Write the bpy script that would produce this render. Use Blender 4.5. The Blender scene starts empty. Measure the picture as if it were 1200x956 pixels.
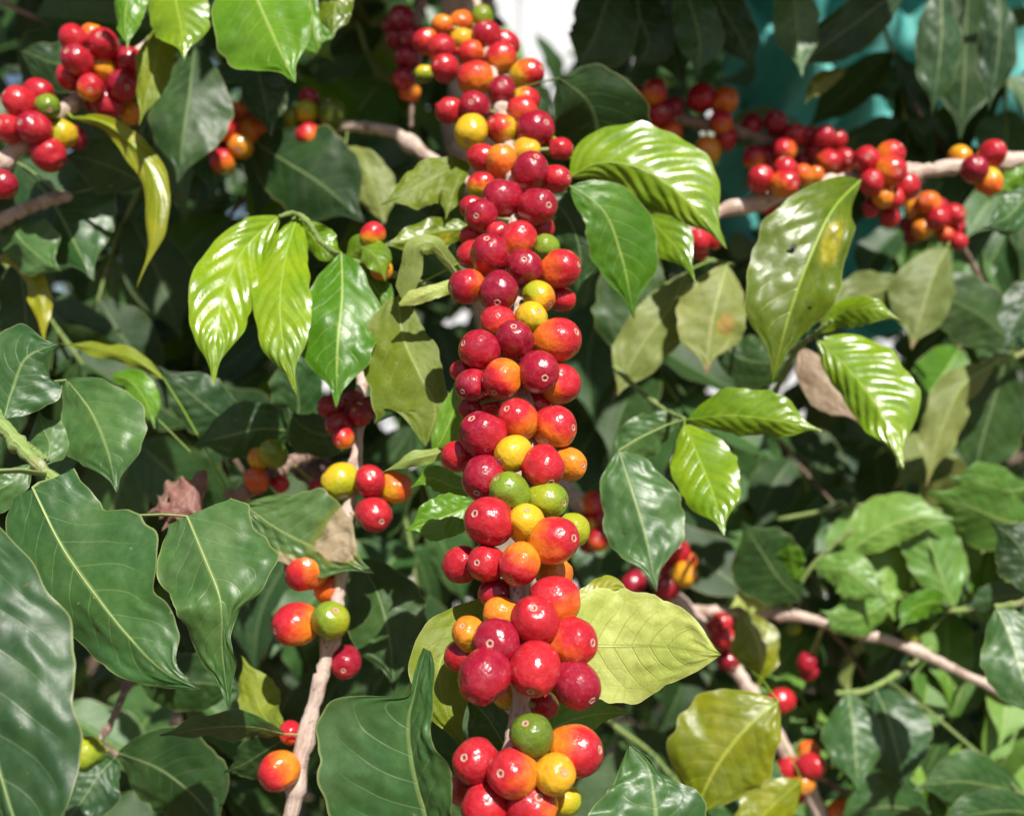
import bpy, math, random
import numpy as np
from mathutils import Vector, Matrix, noise as mnoise
R = math.radians
scene = bpy.context.scene
col = scene.collection

# ------------------------------------------------------------------ camera, world, sun, exposure
F = 1344.0                      # focal length in photo pixels (photo 1200 x 956)
CAM_Z = 1.30
cam_data = bpy.data.cameras.new("camera")
cam = bpy.data.objects.new("camera", cam_data); col.objects.link(cam)
cam.location = (0, 0, CAM_Z); cam.rotation_euler = (R(90), 0, 0)
cam_data.sensor_width = 36.0; cam_data.lens = F / 1200 * 36.0
cam_data.clip_start = 0.02; cam_data.clip_end = 3000
cam_data.dof.use_dof = True; cam_data.dof.focus_distance = 0.415; cam_data.dof.aperture_fstop = 9.5
scene.camera = cam

SUN = Vector((0.24, -0.66, 0.78)).normalized()      # towards the sun
elev = math.asin(SUN.z); azim = math.atan2(SUN.x, SUN.y)
world = bpy.data.worlds.new("World"); scene.world = world; world.use_nodes = True
wn = world.node_tree.nodes; wl = world.node_tree.links
sky = wn.new("ShaderNodeTexSky"); sky.sky_type = 'NISHITA'; sky.sun_disc = False
sky.sun_elevation = elev; sky.sun_rotation = azim; sky.air_density = 1.0; sky.dust_density = 1.6
wl.new(sky.outputs[0], wn["Background"].inputs[0]); wn["Background"].inputs[1].default_value = 0.05
sun_data = bpy.data.lights.new("sun", 'SUN'); sun_data.energy = 5.0; sun_data.angle = R(0.5)
sun_data.color = (1.0, 0.955, 0.88)
sun = bpy.data.objects.new("sun", sun_data); col.objects.link(sun)
sun.rotation_euler = (-SUN).to_track_quat('-Z', 'Y').to_euler(); sun.location = (1, -3, 5)
scene.view_settings.view_transform = 'Standard'; scene.view_settings.look = 'None'
scene.view_settings.exposure = 0.62; scene.view_settings.gamma = 1.0
scene.view_settings.use_curve_mapping = False

rng = random.Random(11)

def P(x, y, d):
    return Vector(((x - 600) / F * d, d, CAM_Z + (478 - y) / F * d))

# ------------------------------------------------------------------ materials
def new_mat(name):
    m = bpy.data.materials.new(name); m.use_nodes = True
    nt = m.node_tree
    return m, nt, nt.nodes, nt.links, nt.nodes["Principled BSDF"]

class NB:                                   # small node-building helper
    def __init__(s, nt): s.n = nt.nodes; s.l = nt.links
    def val(s, v):
        return v
    def math(s, op, a, b=None, clamp=False):
        m = s.n.new("ShaderNodeMath"); m.operation = op; m.use_clamp = clamp
        for i, q in enumerate((a, b)):
            if q is None: continue
            if isinstance(q, (int, float)): m.inputs[i].default_value = q
            else: s.l.new(q, m.inputs[i])
        return m.outputs[0]
    def mix(s, f, a, b, mode='MIX'):
        m = s.n.new("ShaderNodeMix"); m.data_type = 'RGBA'; m.blend_type = mode
        for i, q in ((0, f), (6, a), (7, b)):
            if isinstance(q, (int, float)): m.inputs[i].default_value = q
            elif isinstance(q, tuple): m.inputs[i].default_value = (*q[:3], 1)
            else: s.l.new(q, m.inputs[i])
        return m.outputs[2]
    def ramp(s, f, stops):
        r = s.n.new("ShaderNodeValToRGB"); e = r.color_ramp.elements
        while len(e) < len(stops): e.new(0.5)
        for q, (p, c) in zip(e, stops):
            q.position = p; q.color = (*c, 1) if isinstance(c, tuple) else (c, c, c, 1)
        s.l.new(f, r.inputs[0]); return r.outputs[0]
    def noise(s, vec, scale, detail=3, rough=0.55):
        t = s.n.new("ShaderNodeTexNoise"); t.inputs["Scale"].default_value = scale
        t.inputs["Detail"].default_value = detail; t.inputs["Roughness"].default_value = rough
        s.l.new(vec, t.inputs["Vector"]); return t.outputs["Fac"]
    def smooth(s, x, lo, hi):
        m = s.n.new("ShaderNodeMapRange"); m.interpolation_type = 'SMOOTHSTEP'
        m.inputs[1].default_value = lo; m.inputs[2].default_value = hi
        s.l.new(x, m.inputs[0]); return m.outputs[0]

NV = 9                                      # lateral vein pairs on a leaf
def vein_s(t, a): return t * NV - 1.5 * a - 0.9 * a * a

def leaf_mat(name, c1, c2, vein, back, rough=0.34, vein_amt=0.45, spec=0.5, trans=0.22, net=0.25,
             edge=(0.40, 0.42, 0.16), patch=None, bump=0.5, rib_dark=False):
    m, nt, n, l, bsdf = new_mat(name)
    b = NB(nt)
    uvn = n.new("ShaderNodeUVMap"); uvn.uv_map = "leaf"
    sep = n.new("ShaderNodeSeparateXYZ"); l.new(uvn.outputs[0], sep.inputs[0])
    t = sep.outputs[0]; v = sep.outputs[1]
    sa = b.math('SUBTRACT', b.math('MULTIPLY', v, 2.0), 1.0)
    a = b.math('ABSOLUTE', sa)
    s = b.math('SUBTRACT', b.math('MULTIPLY', t, NV), b.math('ADD', b.math('MULTIPLY', a, 1.5), b.math('MULTIPLY', b.math('MULTIPLY', a, a), 0.9)))
    fr = b.math('ABSOLUTE', b.math('SUBTRACT', b.math('FRACT', b.math('ADD', s, 0.5)), 0.5))
    geo = n.new("ShaderNodeNewGeometry"); oi = n.new("ShaderNodeObjectInfo")
    tc = n.new("ShaderNodeTexCoord"); obj = tc.outputs["Object"]
    off = n.new("ShaderNodeVectorMath"); off.operation = 'ADD'; l.new(obj, off.inputs[0])
    rv = n.new("ShaderNodeCombineXYZ"); l.new(b.math('MULTIPLY', oi.outputs["Random"], 7.0), rv.inputs[0]); l.new(rv.outputs[0], off.inputs[1])
    vec = off.outputs[0]
    lat = b.math('MULTIPLY', b.math('SUBTRACT', 1.0, b.smooth(fr, 0.010, 0.055)), b.math('MULTIPLY', b.math('SUBTRACT', 1.0, b.smooth(a, 0.35, 0.92)), b.math('SUBTRACT', 1.0, b.smooth(t, 0.72, 0.9))))
    vor = n.new("ShaderNodeTexVoronoi"); vor.feature = 'DISTANCE_TO_EDGE'; vor.inputs["Scale"].default_value = 330
    l.new(vec, vor.inputs["Vector"])
    netl = b.math('SUBTRACT', 1.0, b.smooth(vor.outputs["Distance"], 0.0, 0.09))
    vor2 = n.new("ShaderNodeTexVoronoi"); vor2.feature = 'DISTANCE_TO_EDGE'; vor2.inputs["Scale"].default_value = 120
    l.new(vec, vor2.inputs["Vector"])
    netl2 = b.math('SUBTRACT', 1.0, b.smooth(vor2.outputs["Distance"], 0.0, 0.05))
    mott = b.smooth(b.noise(vec, 45, 4), 0.35, 0.68)
    base = b.mix(mott, c1, c2)
    fine = b.noise(vec, 420, 3, 0.6)
    base = b.mix(0.35, base, b.ramp(fine, [(0.3, 0.55), (0.7, 1.0)]), 'MULTIPLY')
    rnd = b.math('ADD', b.math('MULTIPLY', oi.outputs["Random"], 0.5), 0.75)
    hsv = n.new("ShaderNodeHueSaturation"); l.new(rnd, hsv.inputs["Value"])
    l.new(b.math('ADD', b.math('MULTIPLY', oi.outputs["Random"], -0.025), 0.5125), hsv.inputs["Hue"])
    l.new(base, hsv.inputs["Color"]); base = hsv.outputs[0]
    base = b.mix(b.math('MULTIPLY', netl, net * 0.35), base, vein)
    base = b.mix(b.math('MULTIPLY', netl2, net * 0.7), base, vein)
    base = b.mix(b.math('MULTIPLY', lat, vein_amt), base, vein)
    rib = b.math('SUBTRACT', 1.0, b.smooth(a, 0.015, 0.05))
    base = b.mix(b.math('MULTIPLY', rib, 0.8), base, vein)
    # insect nicks and rust flecks
    flk = b.smooth(b.noise(vec, 130, 2, 0.5), 0.74, 0.80)
    base = b.mix(b.math('MULTIPLY', flk, 0.6), base, (0.16, 0.10, 0.035))
    dst = b.smooth(b.noise(vec, 26, 6, 0.7), 0.48, 0.72)
    base = b.mix(b.math('MULTIPLY', dst, 0.10), base, (0.30, 0.30, 0.22))
    flk2 = b.smooth(b.noise(vec, 300, 2, 0.5), 0.74, 0.78)
    base = b.mix(b.math('MULTIPLY', flk2, 0.5), base, (0.30, 0.29, 0.14))
    if patch:
        for (t0, v0, rt, rvv, pc) in patch:
            dt = b.math('DIVIDE', b.math('SUBTRACT', t, t0), rt); dv = b.math('DIVIDE', b.math('SUBTRACT', sa, v0), rvv)
            q = b.math('SQRT', b.math('ADD', b.math('MULTIPLY', dt, dt), b.math('MULTIPLY', dv, dv)))
            q = b.math('ADD', q, b.math('MULTIPLY', b.math('SUBTRACT', b.noise(vec, 75, 5, 0.65), 0.5), 1.7))
            mk = b.math('SUBTRACT', 1.0, b.smooth(q, 0.86, 0.98))
            base = b.mix(b.math('MULTIPLY', b.math('SUBTRACT', 1.0, b.smooth(q, 0.8, 1.5)), 0.55), base, (0.26, 0.25, 0.02))
            pc = b.mix(b.smooth(b.noise(vec, 160, 4), 0.4, 0.62), pc, tuple(k * 0.6 for k in pc))
            base = b.mix(b.math('MULTIPLY', mk, 0.9), base, pc)
    rim = b.smooth(a, 0.965, 0.99)
    base = b.mix(b.math('MULTIPLY', rim, 0.4), base, edge)
    bk = b.mix(mott, back, tuple(q * 0.8 for q in back))
    bk = b.mix(b.math('MULTIPLY', lat, 0.5), bk, tuple(min(1, q * 1.4) for q in back))
    fin = b.mix(geo.outputs["Backfacing"], base, bk)
    l.new(fin, bsdf.inputs["Base Color"])
    rgh = b.math('ADD', b.math('MULTIPLY', fine, 0.16), rough - 0.08)
    rgh = b.math('ADD', rgh, b.math('MULTIPLY', dst, 0.12))
    rgh = b.math('ADD', rgh, b.math('MULTIPLY', geo.outputs["Backfacing"], 0.25))
    l.new(rgh, bsdf.inputs["Roughness"])
    bsdf.inputs["Specular IOR Level"].default_value = spec
    bp = n.new("ShaderNodeBump"); bp.inputs["Strength"].default_value = bump; bp.inputs["Distance"].default_value = 0.0006
    h = b.math('SUBTRACT', b.math('ADD', b.math('MULTIPLY', fine, 0.35), b.math('MULTIPLY', b.noise(vec, 110, 3), 0.9)), b.math('ADD', b.math('MULTIPLY', netl, 0.25 * net), b.math('MULTIPLY', netl2, 0.4 * net)))
    h = b.math('SUBTRACT', h, b.math('MULTIPLY', lat, 0.5))
    l.new(h, bp.inputs["Height"]); l.new(bp.outputs[0], bsdf.inputs["Normal"])
    tr = n.new("ShaderNodeBsdfTranslucent"); l.new(b.mix(0.5, fin, (0.25, 0.34, 0.02)), tr.inputs["Color"])
    mx = n.new("ShaderNodeMixShader"); mx.inputs[0].default_value = trans
    l.new(bsdf.outputs[0], mx.inputs[1]); l.new(tr.outputs[0], mx.inputs[2])
    l.new(mx.outputs[0], n["Material Output"].inputs[0])
    return m

UND = (0.16, 0.22, 0.075)
LM = {
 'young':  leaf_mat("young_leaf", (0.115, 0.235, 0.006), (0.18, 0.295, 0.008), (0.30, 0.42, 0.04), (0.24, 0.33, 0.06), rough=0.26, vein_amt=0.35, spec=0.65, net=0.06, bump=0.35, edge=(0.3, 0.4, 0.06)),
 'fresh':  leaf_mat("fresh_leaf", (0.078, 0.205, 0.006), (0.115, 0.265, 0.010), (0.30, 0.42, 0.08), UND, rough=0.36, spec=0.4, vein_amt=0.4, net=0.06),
 'sunny':  leaf_mat("sun_lightened_leaf", (0.11, 0.24, 0.034), (0.155, 0.31, 0.046), (0.30, 0.40, 0.13), UND, rough=0.4, vein_amt=0.4, net=0.06),  # green lightened to stand for sunlight on the leaves
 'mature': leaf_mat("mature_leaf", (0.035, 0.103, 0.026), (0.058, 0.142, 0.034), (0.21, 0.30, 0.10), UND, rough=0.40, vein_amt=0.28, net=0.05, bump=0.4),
 'dark':   leaf_mat("shade_darkened_leaf", (0.018, 0.052, 0.012), (0.034, 0.083, 0.018), (0.14, 0.20, 0.08), (0.10, 0.15, 0.05), rough=0.42, spec=0.32, vein_amt=0.3, net=0.06),  # mature green darkened in the colour for leaves in shade
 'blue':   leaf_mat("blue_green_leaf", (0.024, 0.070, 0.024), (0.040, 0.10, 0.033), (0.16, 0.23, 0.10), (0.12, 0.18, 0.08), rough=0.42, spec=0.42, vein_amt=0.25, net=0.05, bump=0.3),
 'olive':  leaf_mat("olive_underside", (0.150, 0.212, 0.010), (0.21, 0.262, 0.016), (0.27, 0.30, 0.06), (0.035, 0.09, 0.025), rough=0.5, spec=0.3, vein_amt=0.45, net=0.25, trans=0.3),
 'lime':   leaf_mat("lime_underside", (0.30, 0.375, 0.075), (0.40, 0.46, 0.13), (0.24, 0.30, 0.05), (0.08, 0.18, 0.02), rough=0.5, spec=0.35, vein_amt=0.55, net=0.28, edge=(0.55, 0.58, 0.28)),
 'yellow': leaf_mat("yellowing_leaf", (0.17, 0.205, 0.003), (0.27, 0.275, 0.006), (0.38, 0.40, 0.04), (0.28, 0.30, 0.06), rough=0.33, vein_amt=0.4, net=0.06),
 'worn':   leaf_mat("worn_pale_leaf", (0.165, 0.215, 0.045), (0.23, 0.265, 0.07), (0.32, 0.33, 0.13), UND, rough=0.5, spec=0.35, vein_amt=0.35, net=0.2, patch=[(0.97, 0, 0.08, 0.9, (0.30, 0.20, 0.12))]),
 'spotted': leaf_mat("spotted_pale_leaf", (0.185, 0.225, 0.045), (0.25, 0.28, 0.07), (0.34, 0.35, 0.13), UND, rough=0.5, spec=0.35, vein_amt=0.35, net=0.2, patch=[(0.52, -0.4, 0.10, 0.25, (0.38, 0.24, 0.06)), (0.97, 0, 0.10, 0.9, (0.40, 0.27, 0.18))]),
 'tanned': leaf_mat("scorched_leaf", (0.075, 0.155, 0.042), (0.105, 0.195, 0.055), (0.26, 0.34, 0.12), UND, rough=0.42, vein_amt=0.35, net=0.06, patch=[(0.70, -0.45, 0.15, 0.75, (0.47, 0.36, 0.24)), (0.42, 0.9, 0.10, 0.25, (0.42, 0.34, 0.2))]),
 'big':    leaf_mat("large_olive_leaf", (0.095, 0.150, 0.004), (0.135, 0.195, 0.006), (0.28, 0.34, 0.03), UND, rough=0.33, vein_amt=0.3, net=0.08, patch=[(0.30, -0.42, 0.10, 0.32, (0.36, 0.33, 0.012)), (0.40, 0.35, 0.022, 0.07, (0.035, 0.04, 0.03))]),
 'tan':    leaf_mat("dry_pink_leaf", (0.34, 0.23, 0.16), (0.42, 0.30, 0.21), (0.46, 0.36, 0.25), (0.35, 0.25, 0.18), rough=0.6, vein_amt=0.3, net=0.25),
 'brown':  leaf_mat("dry_brown_leaf", (0.16, 0.07, 0.055), (0.27, 0.13, 0.10), (0.30, 0.18, 0.13), (0.22, 0.11, 0.08), rough=0.6, vein_amt=0.3, net=0.3, trans=0.08),
 'purple': leaf_mat("dry_purple_leaf", (0.06, 0.030, 0.035), (0.10, 0.05, 0.05), (0.15, 0.10, 0.09), (0.08, 0.04, 0.04), rough=0.6, vein_amt=0.3, net=0.3, trans=0.05),
}

def rib_mat(name, c):
    m, nt, n, l, bsdf = new_mat(name); b = NB(nt)
    tc = n.new("ShaderNodeTexCoord")
    f = b.noise(tc.outputs["Object"], 250, 3)
    l.new(b.mix(f, tuple(q * 0.75 for q in c), tuple(q * 1.2 for q in c)), bsdf.inputs["Base Color"])
    bsdf.inputs["Roughness"].default_value = 0.45
    return m
RIB = {'young': rib_mat("young_midrib", (0.20, 0.32, 0.03)), 'fresh': rib_mat("fresh_midrib", (0.27, 0.38, 0.09)), 'mature': rib_mat("pale_midrib", (0.24, 0.32, 0.11)),
       'dark': rib_mat("shade_darkened_midrib", (0.12, 0.18, 0.06)), 'lime': rib_mat("lime_midrib", (0.45, 0.50, 0.18)), 'dry': rib_mat("dry_midrib", (0.25, 0.16, 0.10))}
def rib_of(k):
    return RIB[{'young': 'young', 'fresh': 'fresh', 'mature': 'mature', 'dark': 'dark', 'blue': 'mature', 'olive': 'young', 'lime': 'lime', 'yellow': 'young',
                'worn': 'fresh', 'spotted': 'fresh', 'sunny': 'fresh', 'tanned': 'mature', 'big': 'young', 'tan': 'dry', 'brown': 'dry', 'purple': 'dry'}[k]]

def bark_mat(name, c1, c2, c3, lichen=(0.42, 0.44, 0.36)):
    m, nt, n, l, bsdf = new_mat(name); b = NB(nt)
    uvn = n.new("ShaderNodeUVMap"); uvn.uv_map = "tube"
    mp = n.new("ShaderNodeMapping"); mp.inputs["Scale"].default_value = (18, 70, 1); l.new(uvn.outputs[0], mp.inputs[0])
    st = b.noise(mp.outputs[0], 1.0, 5, 0.7)
    mp2 = n.new("ShaderNodeMapping"); mp2.inputs["Scale"].default_value = (7, 130, 1); l.new(uvn.outputs[0], mp2.inputs[0])
    ck = b.smooth(b.noise(mp2.outputs[0], 1.0, 6, 0.75), 0.60, 0.66)
    tc = n.new("ShaderNodeTexCoord"); o = tc.outputs["Object"]; big = b.noise(o, 75, 5, 0.65)
    c = b.mix(b.smooth(st, 0.32, 0.68), c1, c2)
    c = b.mix(b.math('MULTIPLY', b.smooth(big, 0.50, 0.62), 0.8), c, c3)
    c = b.mix(b.math('MULTIPLY', b.smooth(b.noise(o, 160, 4), 0.62, 0.68), 0.7), c, lichen)
    c = b.mix(b.math('MULTIPLY', ck, 0.75), c, tuple(q * 0.45 for q in c3))
    l.new(c, bsdf.inputs["Base Color"]); bsdf.inputs["Roughness"].default_value = 0.8
    bp = n.new("ShaderNodeBump"); bp.inputs["Strength"].default_value = 1.0; bp.inputs["Distance"].default_value = 0.001
    l.new(b.math('SUBTRACT', b.math('ADD', st, b.math('MULTIPLY', big, 0.8)), b.math('MULTIPLY', ck, 0.6)), bp.inputs["Height"]); l.new(bp.outputs[0], bsdf.inputs["Normal"])
    return m
BARK = bark_mat("pale_bark", (0.46, 0.33, 0.265), (0.64, 0.52, 0.45), (0.30, 0.20, 0.15))
BARKD = bark_mat("brown_bark", (0.20, 0.125, 0.09), (0.36, 0.25, 0.19), (0.11, 0.07, 0.05))
TWIG = bark_mat("green_twig_bark", (0.15, 0.24, 0.05), (0.27, 0.36, 0.11), (0.24, 0.24, 0.09))

def cherry_mat():
    m, nt, n, l, bsdf = new_mat("cherry_skin"); b = NB(nt)
    oi = n.new("ShaderNodeObjectInfo"); sp = n.new("ShaderNodeSeparateColor"); l.new(oi.outputs["Color"], sp.inputs[0])
    tc = n.new("ShaderNodeTexCoord"); sx = n.new("ShaderNodeSeparateXYZ"); l.new(tc.outputs["Object"], sx.inputs[0])
    mp = n.new("ShaderNodeVectorMath"); mp.operation = 'ADD'; l.new(tc.outputs["Object"], mp.inputs[0])
    cv = n.new("ShaderNodeCombineXYZ"); l.new(b.math('MULTIPLY', oi.outputs["Random"], 30.0), cv.inputs[0]); l.new(cv.outputs[0], mp.inputs[1])
    vec = mp.outputs[0]
    # the colour's blue channel stores the angle of the ripe side in the local x-z plane; coordinates run -1..1
    al = b.math('MULTIPLY', b.math('SUBTRACT', sp.outputs[2], 0.5), math.pi)
    g = b.math('ADD', b.math('MULTIPLY', sx.outputs[0], b.math('COSINE', al)), b.math('MULTIPLY', sx.outputs[2], b.math('SINE', al)))
    g = b.math('ADD', b.math('MULTIPLY', g, 0.55), 0.5)
    g = b.math('ADD', g, b.math('MULTIPLY', b.math('SUBTRACT', b.noise(vec, 1.3, 3), 0.5), 0.70))
    g = b.smooth(g, 0.10, 0.92)
    rr = b.math('ADD', b.math('MULTIPLY', g, b.math('SUBTRACT', sp.outputs[1], sp.outputs[0])), sp.outputs[0])
    rr = b.math('ADD', rr, b.math('MULTIPLY', b.math('SUBTRACT', b.noise(vec, 3.2, 4), 0.5), 0.10), clamp=True)
    c = b.ramp(rr, [(0.0, (0.075, 0.125, 0.008)), (0.13, (0.15, 0.23, 0.014)), (0.28, (0.32, 0.34, 0.010)), (0.43, (0.62, 0.37, 0.012)),
                    (0.60, (0.64, 0.125, 0.012)), (0.74, (0.48, 0.016, 0.020)), (0.88, (0.30, 0.006, 0.022)), (1.0, (0.135, 0.005, 0.022))])
    spk = b.smooth(b.noise(vec, 11, 2, 0.5), 0.66, 0.74)
    c = b.mix(b.math('MULTIPLY', spk, 0.22), c, (0.6, 0.35, 0.25))
    dust = b.smooth(b.noise(vec, 2.4, 5, 0.7), 0.42, 0.75)
    c = b.mix(b.math('MULTIPLY', dust, 0.07), c, (0.55, 0.36, 0.38))
    dk = b.smooth(b.noise(vec, 6, 5, 0.7), 0.64, 0.70)
    c = b.mix(b.math('MULTIPLY', dk, 0.35), c, (0.10, 0.03, 0.02))
    l.new(c, bsdf.inputs["Base Color"])
    bl = b.noise(vec, 4.0, 4)
    l.new(b.math('ADD', b.math('MULTIPLY', bl, 0.20), 0.16), bsdf.inputs["Roughness"])
    bsdf.inputs["Specular IOR Level"].default_value = 0.5
    bsdf.inputs["Subsurface Weight"].default_value = 0.12
    bsdf.inputs["Subsurface Radius"].default_value = (1.0, 0.35, 0.15); bsdf.inputs["Subsurface Scale"].default_value = 0.003
    bp = n.new("ShaderNodeBump"); bp.inputs["Strength"].default_value = 0.10; bp.inputs["Distance"].default_value = 0.03
    l.new(b.math('ADD', b.math('MULTIPLY', b.noise(vec, 2.2, 2, 0.5), 0.9), b.math('MULTIPLY', b.noise(vec, 24, 2), 0.012)), bp.inputs["Height"]); l.new(bp.outputs[0], bsdf.inputs["Normal"])
    return m
CHERRY = cherry_mat()
def scar_mat():
    m, nt, n, l, bsdf = new_mat("calyx_scar"); b = NB(nt)
    tc = n.new("ShaderNodeTexCoord"); f = b.noise(tc.outputs["Object"], 14, 4)
    sx = n.new("ShaderNodeSeparateXYZ"); l.new(tc.outputs["Object"], sx.inputs[0])
    r = b.math('SQRT', b.math('ADD', b.math('MULTIPLY', sx.outputs[0], sx.outputs[0]), b.math('MULTIPLY', sx.outputs[1], sx.outputs[1])))
    r = b.math('ADD', r, b.math('MULTIPLY', b.math('SUBTRACT', f, 0.5), 0.06))
    c = b.ramp(b.math('MULTIPLY', r, 4.5), [(0.0, (0.10, 0.05, 0.03)), (0.28, (0.16, 0.07, 0.045)), (0.46, (0.50, 0.33, 0.25)), (0.66, (0.46, 0.22, 0.17)), (0.85, (0.30, 0.05, 0.04))])
    l.new(c, bsdf.inputs["Base Color"]); bsdf.inputs["Roughness"].default_value = 0.65
    return m
SCAR = scar_mat()
STALK = rib_mat("fruit_stalk", (0.22, 0.23, 0.07))

# ------------------------------------------------------------------ generic builders
def tag(o, label=None, cat=None, group=None, kind=None):
    if label: o['label'] = label
    if cat: o['category'] = cat
    if group: o['group'] = group
    if kind: o['kind'] = kind
    return o
def empty(name, loc):
    o = bpy.data.objects.new(name, None); o.empty_display_size = 0.02; col.objects.link(o); o.location = loc
    return o
def mesh_obj(name, verts, faces, mat, parent=None, uvs=None, uvname="leaf", smooth=True):
    """verts in world space; the object's origin goes to its parent's origin (or the first vertex)"""
    org = Vector(parent_world(parent)) if parent else Vector(verts[0])
    me = bpy.data.meshes.new(name)
    me.from_pydata([tuple(Vector(v) - org) for v in verts], [], faces)
    if uvs is not None:
        ul = me.uv_layers.new(name=uvname)
        vi = np.empty(len(me.loops), dtype=np.int32); me.loops.foreach_get("vertex_index", vi)
        ul.data.foreach_set("uv", np.asarray(uvs, dtype=np.float32)[vi].ravel())
    if smooth: me.polygons.foreach_set("use_smooth", [True] * len(me.polygons))
    me.materials.append(mat)
    o = bpy.data.objects.new(name, me); col.objects.link(o)
    if parent: o.parent = parent
    else: o.location = org
    return o
def parent_world(p):
    v = Vector((0, 0, 0))
    while p is not None:
        v = v + p.location; p = p.parent       # parents here carry translation only
    return v
def spline(pts, n):
    """Catmull-Rom through pts (tuples), n samples by chord length"""
    p = np.array([tuple(q) for q in pts], dtype=float)
    if len(p) == 2: p = np.array([p[0], (p[0] + p[1]) / 2, p[1]])
    seg = np.linalg.norm(np.diff(p[:, :2], axis=0), axis=1) + 1e-9
    k = np.concatenate([[0], np.cumsum(seg)]); k /= k[-1]
    m = np.gradient(p, k, axis=0)
    out = []
    for u in np.linspace(0, 1, n):
        i = min(max(np.searchsorted(k, u, side='right') - 1, 0), len(k) - 2)
        h = k[i + 1] - k[i]; s = (u - k[i]) / h
        out.append((2*s**3-3*s**2+1)*p[i] + (s**3-2*s**2+s)*h*m[i] + (-2*s**3+3*s**2)*p[i+1] + (s**3-s**2)*h*m[i+1])
    return np.array(out)
def tube_data(pts, rad, ns=10):
    pts = [Vector(p) for p in pts]; V = []; Fc = []; U = []
    n = len(pts); up = Vector((0.13, -1, 0.2)); ln = 0
    for i, p in enumerate(pts):
        t = (pts[min(i+1, n-1)] - pts[max(i-1, 0)]).normalized()
        a = (up - t * up.dot(t)).normalized(); up = a; bb = t.cross(a)
        if i: ln += (p - pts[i-1]).length
        for k in range(ns + 1):
            th = 2 * math.pi * k / ns
            V.append(p + (a * math.cos(th) + bb * math.sin(th)) * rad[i]); U.append((k / ns, ln))
    w = ns + 1
    for i in range(n - 1):
        for k in range(ns): Fc.append((i*w+k, i*w+k+1, (i+1)*w+k+1, (i+1)*w+k))
    c0 = len(V); V.append(pts[0]); U.append((0.5, 0)); V.append(pts[-1]); U.append((0.5, ln))
    for k in range(ns):
        Fc.append((c0, k+1, k)); Fc.append((c0+1, (n-1)*w+k, (n-1)*w+k+1))
    return V, Fc, U
def stem(pxpts, r0, r1, parent, mat, name="stem", nodes=(), n=None, seed=0):
    """a woody stem through photo points (x, y, depth); nodes = fractions with a swelling"""
    n = n or max(24, 14 * len(pxpts)); s = spline(pxpts, n); q = random.Random(seed)
    pts = [P(*a) for a in s]
    rad = []
    for i in range(n):
        u = i / (n - 1); r = r0 + (r1 - r0) * u
        for nd in nodes: r *= 1 + 0.48 * math.exp(-((u - nd) / 0.022) ** 2)
        rad.append(r * (1 + q.uniform(-0.09, 0.09) + 0.08 * math.sin(i * 0.9 + seed)))
    pts = [p + Vector((q.gauss(0, 1), 0, q.gauss(0, 1))) * r0 * 0.06 for p in pts]
    V, Fc, U = tube_data(pts, rad, 12)
    mesh_obj(name, V, Fc, mat, parent, U, "tube")
    return pts

def prof(t, blunt=0.0):
    f = max(0.0, math.sin(math.pi * min(1, t) ** (0.92 + 0.2 * blunt))) ** 0.82
    k = min(1, max(0, (t - 0.70) / 0.22)); k = k * k * (3 - 2 * k)
    return f * (1 - (0.66 - 0.6 * blunt) * k)

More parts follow.
